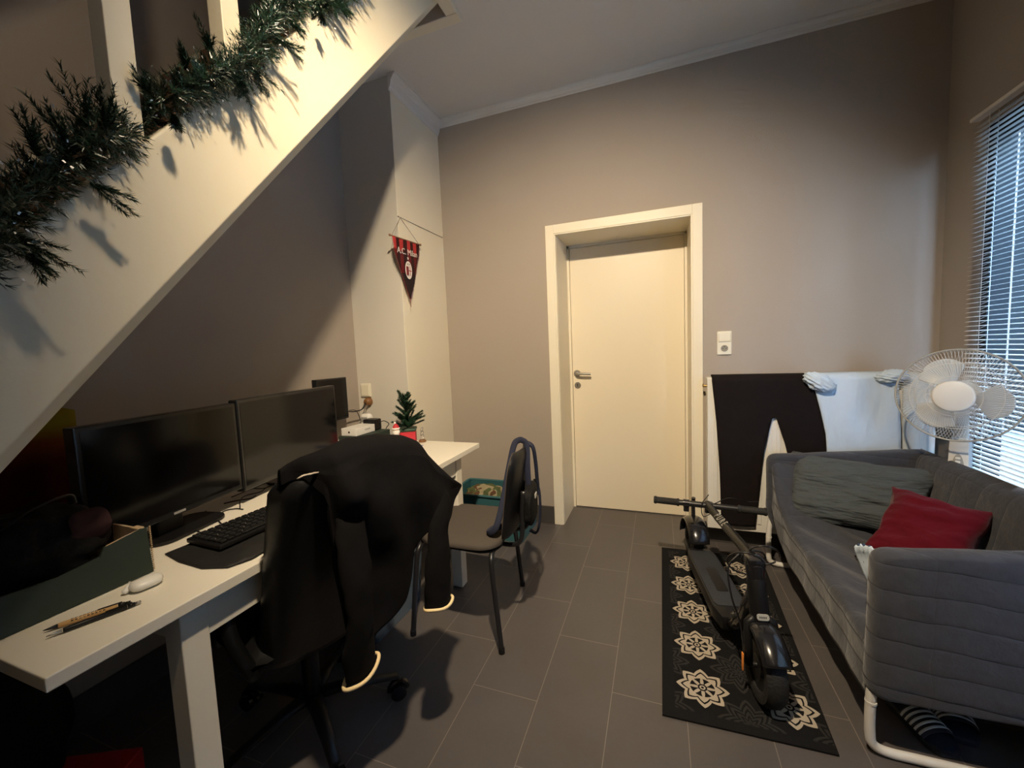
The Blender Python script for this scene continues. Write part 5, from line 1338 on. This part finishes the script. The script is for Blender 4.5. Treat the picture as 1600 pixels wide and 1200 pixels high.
# seat: cover swoops from arm to arm and hangs over the front rail
bm = NB()
def zs(u):         # height of the front fold along the seat (u: 0 near arm, 1 far arm)
    d0 = u*1.06; d1 = (1-u)*1.06
    return .355+.10*math.exp(-(d0/.06)**2)*0+.28*math.exp(-(d1/.13)**1.4)
def zlow(u):
    d1 = (1-u)*1.06
    return .165+.19*math.exp(-(d1/.16)**1.5)+.012*math.sin(u*PI)*0
def sfn(u, v):
    y = 1.448+1.082*u; zt_ = zs(u); zb_ = zlow(u)
    fx = .588-.018*u+.010*math.sin(u*PI)
    if v < .22:      # front drop
        q = v/.22; z = zb_+(zt_-.035-zb_)*q; x = fx+.006*math.sin(q*PI)
    elif v < .36:    # rounded fold
        a = (v-.22)/.14*PI/2; x = fx+.035*(1-math.cos(a)); z = zt_-.035+.035*math.sin(a)
    else:
        q = (v-.36)/.64; x = fx+.035+(1.225-fx-.035)*q; z = zt_-.055*math.sin(q*PI*.5)-.02*math.sin(q*PI)*math.sin(u*PI)
        z -= 0 if u < .9 else 0
    t_ = min(1, max(0, (v-.22)/.14))
    w_ = (.008*nz((x*4, y*4, .3), 1, 11)+.005*nz((x*9, y*7, 0), 1, 12)+.006*math.sin((y*3.2+x*2.6)*9+3*nz((x*3, y*3, 0))))*(.35+.65*t_)
    return Vector((x-w_*(1-t_), y, z+w_*t_))
grid(bm, 72, 56, sfn); thicken(bm, -.022); obj('seat', bm, M_QUILT, so_, 'all')
for y in (1.430, 2.545):
    bm = NB()
    x0 = .592 if y < 2 else .570
    tube(bm, catmull([(x0+.02, y, .42), (x0+.012, y, .30), (x0, y, .19), (x0, y, .065), (x0+.012, y, .028), (x0+.050, y, .0155), (x0+.12, y, .0155), (.90, y, .0155), (1.16, y, .0155), (1.215, y, .030), (1.235, y, .075), (1.235, y, .20), (1.225, y, .30)], 5), .0135, 14)
    obj('side_frame', bm, M_WHITEMET, so_, 'all')
    bm = NB(); cyl(bm, (x0, y, .165), (x0, y, .172), .0150, 16); obj('frame_joint_ring', bm, M_RAD, so_, 1)
bm = NB(); tube(bm, [(.640, 1.44, .25), (.640, 2.54, .25)], .012, 10); obj('front_rail', bm, M_WHITEMET, so_, 'all')

# ---- cushions
def cushion(name, label, c, nrm, upv, w_, h_, t_, m, seed, pinch=.10, sag=0):
    n = Vector(nrm).normalized(); up = Vector(upv); up = (up-n*up.dot(n)).normalized(); rt = up.cross(n)
    bm = NB()
    def fn(u, v, s):
        a, b = (u-.5)*2, (v-.5)*2
        e = max(0, (1-abs(a)**3.2))*max(0, (1-abs(b)**3.2))
        k = 1-pinch*(1-abs(b)**2)*abs(a)**4-0; k2 = 1-pinch*(1-abs(a)**2)*abs(b)**4
        wv = .020*nz((a*1.3, b*5, s), 1, seed)+.013*nz((a*2.2, b*11, s), 1, seed+2)
        p = Vector(c)+rt*(a*w_/2*k+.02*nz((b*2, s, 0), 1, seed+7))+up*(b*h_/2*k2+.02*nz((a*2, s, 1), 1, seed+8)-sag*(1-b)*.0)
        return p+n*s*(t_/2*e**.55+.004)+n*wv*e
    V1 = grid(bm, 40, 34, lambda u, v: fn(u, v, 1)); V2 = grid(bm, 40, 34, lambda u, v: fn(u, v, -1))
    for i in range(39): bm.faces.new((V1[i][-1], V1[i+1][-1], V2[i+1][-1], V2[i][-1])); bm.faces.new((V1[i][0], V2[i][0], V2[i+1][0], V1[i+1][0]))
    for j in range(33): bm.faces.new((V1[0][j], V1[0][j+1], V2[0][j+1], V2[0][j])); bm.faces.new((V1[-1][j], V2[-1][j], V2[-1][j+1], V1[-1][j+1]))
    bmesh.ops.recalc_face_normals(bm, faces=bm.faces)
    o = obj(name, bm, m, None, 'all'); tag(o, label, 'cushion', 'cushions on the sofa'); return o
cushion('cushion', 'large wrinkled grey pillow leaning on the far arm of the sofa', (.905, 2.385, .500), (-.22, -.80, .62), (.16, .35, 1), .56, .36, .13, M_GREYP, 4)
cushion('cushion', 'dark red cushion lying tilted in the middle of the sofa', (.985, 2.02, .465), (-.50, -.45, .72), (.34, .30, .8), .315, .38, .14, M_REDP, 21, pinch=.14)
cushion('cushion', 'second dark red cushion mostly hidden behind the near sofa arm', (1.08, 1.70, .40), (-.5, .1, .9), (.8, .1, .3), .34, .34, .12, M_REDP, 31)
bm = NB()
def clf(u, v): return Vector((.612+u*.03-.03*v, 1.482+.055*v+.012*math.sin(u*5), .625-.10*u+.010*v-.03*v*v+.010*nz((u*4, v*4, 0), 2)))
stp = thing('striped_cloth', 'white and blue striped scrap of cloth tucked inside the near sofa arm', 'cloth', (.62, 1.50, .6))
grid(bm, 10, 14, lambda u, v: clf(u*2.4, v)); thicken(bm, .006); obj('cloth_body', bm, M_SHIRT, stp, 'all')
for q_ in (.25, .5, .75):
    bm = NB(); tube(bm, [clf(u*2.4/8, q_)+Vector((-.003, -.003, .004)) for u in range(9)], .0035, 5, flat=.5); obj('blue_stripe', bm, M_STRIPEBL, stp, 'all')

# ================================================================== SLIDES under the sofa
def slide(label, p, ang):
    t = thing('slide_sandal', label, 'slipper', (p[0], p[1], 0), ang, 'navy striped slides under the sofa')
    bm = NB(); O = [(.13, 0), (.125, .03), (.095, .047), (.03, .044), (-.05, .034), (-.105, .034), (-.13, .018), (-.135, 0), (-.13, -.018), (-.105, -.034), (-.05, -.036), (.03, -.044), (.095, -.045), (.125, -.03)]
    prism(bm, O, Matrix.Translation((0, 0, .001)), .024, .006); obj('sole', bm, M_NAVYSLIDE, t, 'all', local=True)
    bm = NB()
    def sfz(u, v, off=0): a = PI*v; return Vector((.000+.085*u+.012*math.sin(a), .047*math.cos(a), .020+(.050-.010*u+off)*math.sin(a)))
    grid(bm, 8, 18, lambda u, v: sfz(u, v)); thicken(bm, .004); sp_ = obj('strap', bm, M_NAVYSLIDE, t, 'all', local=True)
    for k in range(5):
        bm = NB(); u0 = .06+.19*k
        grid(bm, 2, 18, lambda u, v: sfz(u0+.085*u, v*.94+.03, .0015)+Vector((0, 0, .002))); thicken(bm, .0012); s_ = obj('stripe', bm, M_WSTRIPE, sp_, 'all', local=True)
slide('navy slide with white strap stripes, the one nearer the sofa leg', (.775, 1.60), math.radians(-74))
slide('navy slide with white strap stripes, the one further under the sofa', (.895, 1.665), math.radians(-100))

# ================================================================== FAN
fn_ = thing('pedestal_fan', 'white pedestal fan with a round wire cage behind the sofa corner', 'fan', (1.325, 2.42, 0))
FC = Vector((1.195, 2.265, 1.003)); FN = Vector((-.62, -.78, .02)).normalized(); FR = Vector((0, 0, 1)).cross(FN).normalized()*1; FU = FN.cross(FR).normalized()
# FR points to the right as seen by someone facing the fan? make it so
if FR.dot(Vector((1, -.6, 0))) < 0: FR = -FR; 
FU = Vector((0, 0, 1))-FN*FN.z; FU.normalize()
FM = axes(FC, FR, FU, FN)
def Fp(x, y, z): return FM @ Vector((x, y, z))
pb = Fp(0, 0, -.115)
PB = Vector((pb.x, pb.y, 0))
bm = NB(); lathe(bm, [(0, 0), (.10, 0), (.105, .010), (.08, .022), (.03, .045), (0, .05)], Matrix.Translation((PB.x, PB.y, .001)), 36); obj('fan_base', bm, M_WHITEPL, fn_, 'all')
bm = NB(); cyl(bm, (PB.x, PB.y, .04), (PB.x, PB.y, .62), .016); obj('pole', bm, M_WHITEPL, fn_, 1)
cbm = axes((PB.x, PB.y, 0), FR, FU, FN)
bm = NB(); prism(bm, rc([(-.034, -.02), (.034, -.02), (.030, .19), (-.030, .19)], .018), axes((PB.x, PB.y, .615), FR, (0, 0, 1), FN) @ Matrix.Translation((0, 0, -.028)), .056, .008); cb = obj('control_box', bm, M_WHITEPL, fn_, 'all')
bm = NB(); prism(bm, [(.015*math.cos(a)*(1.2-.35*math.sin(a)), .045*math.sin(a)) for a in [2*PI*k/28 for k in range(28)]], axes((PB.x, PB.y, .69), FR, (0, 0, 1), FN) @ Matrix.Translation((0, 0, .0285)), .002); obj('button_panel', bm, M_REFL, cb)
for k in range(4):
    bm = NB(); box(bm, (-.008, -.005, 0), (.008, .005, .007), .002, M=axes((PB.x, PB.y, .665+.016*k), FR, (0, 0, 1), FN) @ Matrix.Translation((0, 0, .030))); obj('speed_button', bm, M_WHITEPL, cb)
bm = NB(); tube(bm, [Vector((PB.x, PB.y, .78)), Vector((PB.x, PB.y, .88)), Fp(0, -.06, -.11)], [.026, .022, .024], 16); obj('tilt_neck', bm, M_WHITEPL, fn_, 'all')
bm = NB(); lathe(bm, [(0, -.165), (.035, -.160), (.055, -.13), (.060, -.08), (.058, -.052), (0, -.052)], FM, 30); obj('motor_housing', bm, M_WHITEPL, fn_, 'all')
bm = NB(); lathe(bm, [(0, -.045), (.040, -.045), (.044, -.01), (.030, .012), (0, .016)], FM, 28); obj('spinner', bm, M_FANBL, fn_, 'all')
RF = .197
for k, a0 in enumerate((118, 350, 236)):
    bm = NB()
    def blf(u, v):
        r = .035+.130*v; wv = (.30+1.05*math.sin(min(1, v*1.15)*PI*.55))*(1-.35*max(0, v-.75)/.25*abs(u-.5)*2)
        a = math.radians(a0)+(u-.5)*wv*1.0*(1-.12*v)
        rr = r if v < .8 else .035+.130*(.8+(v-.8)*(1-1.6*(abs(u-.42)*1.4)**2))
        return Fp(rr*math.cos(a), rr*math.sin(a), -.018+(u-.5)*.045*(1-.4*v))
    grid(bm, 18, 18, blf); thicken(bm, .0022); obj('blade', bm, M_FANBL, fn_, 'all')
def cagef(front):
    bm = NB(); zf = 1 if front else -1
    def prof(r):
        t = r/RF; return (-.010+zf*(.052*(1-t**4)+.0))
    n = 108
    for k in range(n):
        a0 = 2*PI*k/n; P = []
        for i in range(9):
            r = .062+(RF-.062)*i/8; a = a0+.25*(i/8)*zf
            P.append(Fp(r*math.cos(a), r*math.sin(a), prof(r)))
        tube(bm, P, .00085, 4)
    for r in ((.085, .14) if front else (.09, .14)): tube(bm, [Fp(r*math.cos(t), r*math.sin(t), prof(r)) for t in [2*PI*k/60 for k in range(60)]], .0013, 5, closed=True)
    return bm
obj('rear_cage', cagef(False), M_WHITEMET, fn_, 'all')
obj('front_cage', cagef(True), M_WHITEMET, fn_, 'all')
bm = NB(); tube(bm, [Fp(RF*math.cos(t), RF*math.sin(t), -.010) for t in [2*PI*k/80 for k in range(80)]], .0042, 8, closed=True); obj('cage_rim', bm, M_REFL, fn_, 'all')
bm = NB(); lathe(bm, [(0, .050), (.058, .050), (.064, .047), (.066, .040), (.062, .036), (0, .036)], FM, 40); obj('centre_badge', bm, M_WHITEPL, fn_, 'all')
bm = NB(); tube(bm, catmull([(PB.x, PB.y-.0, .64), (PB.x+.03, PB.y-.04, .66), (PB.x+.035, PB.y-.06, .60), (PB.x+.03, PB.y-.05, .40), (PB.x+.02, PB.y-.03, .10), (PB.x+.02, PB.y+.0, .06)], 6), .003, 7); obj('power_lead', bm, M_WHITEPL, fn_, 'all')
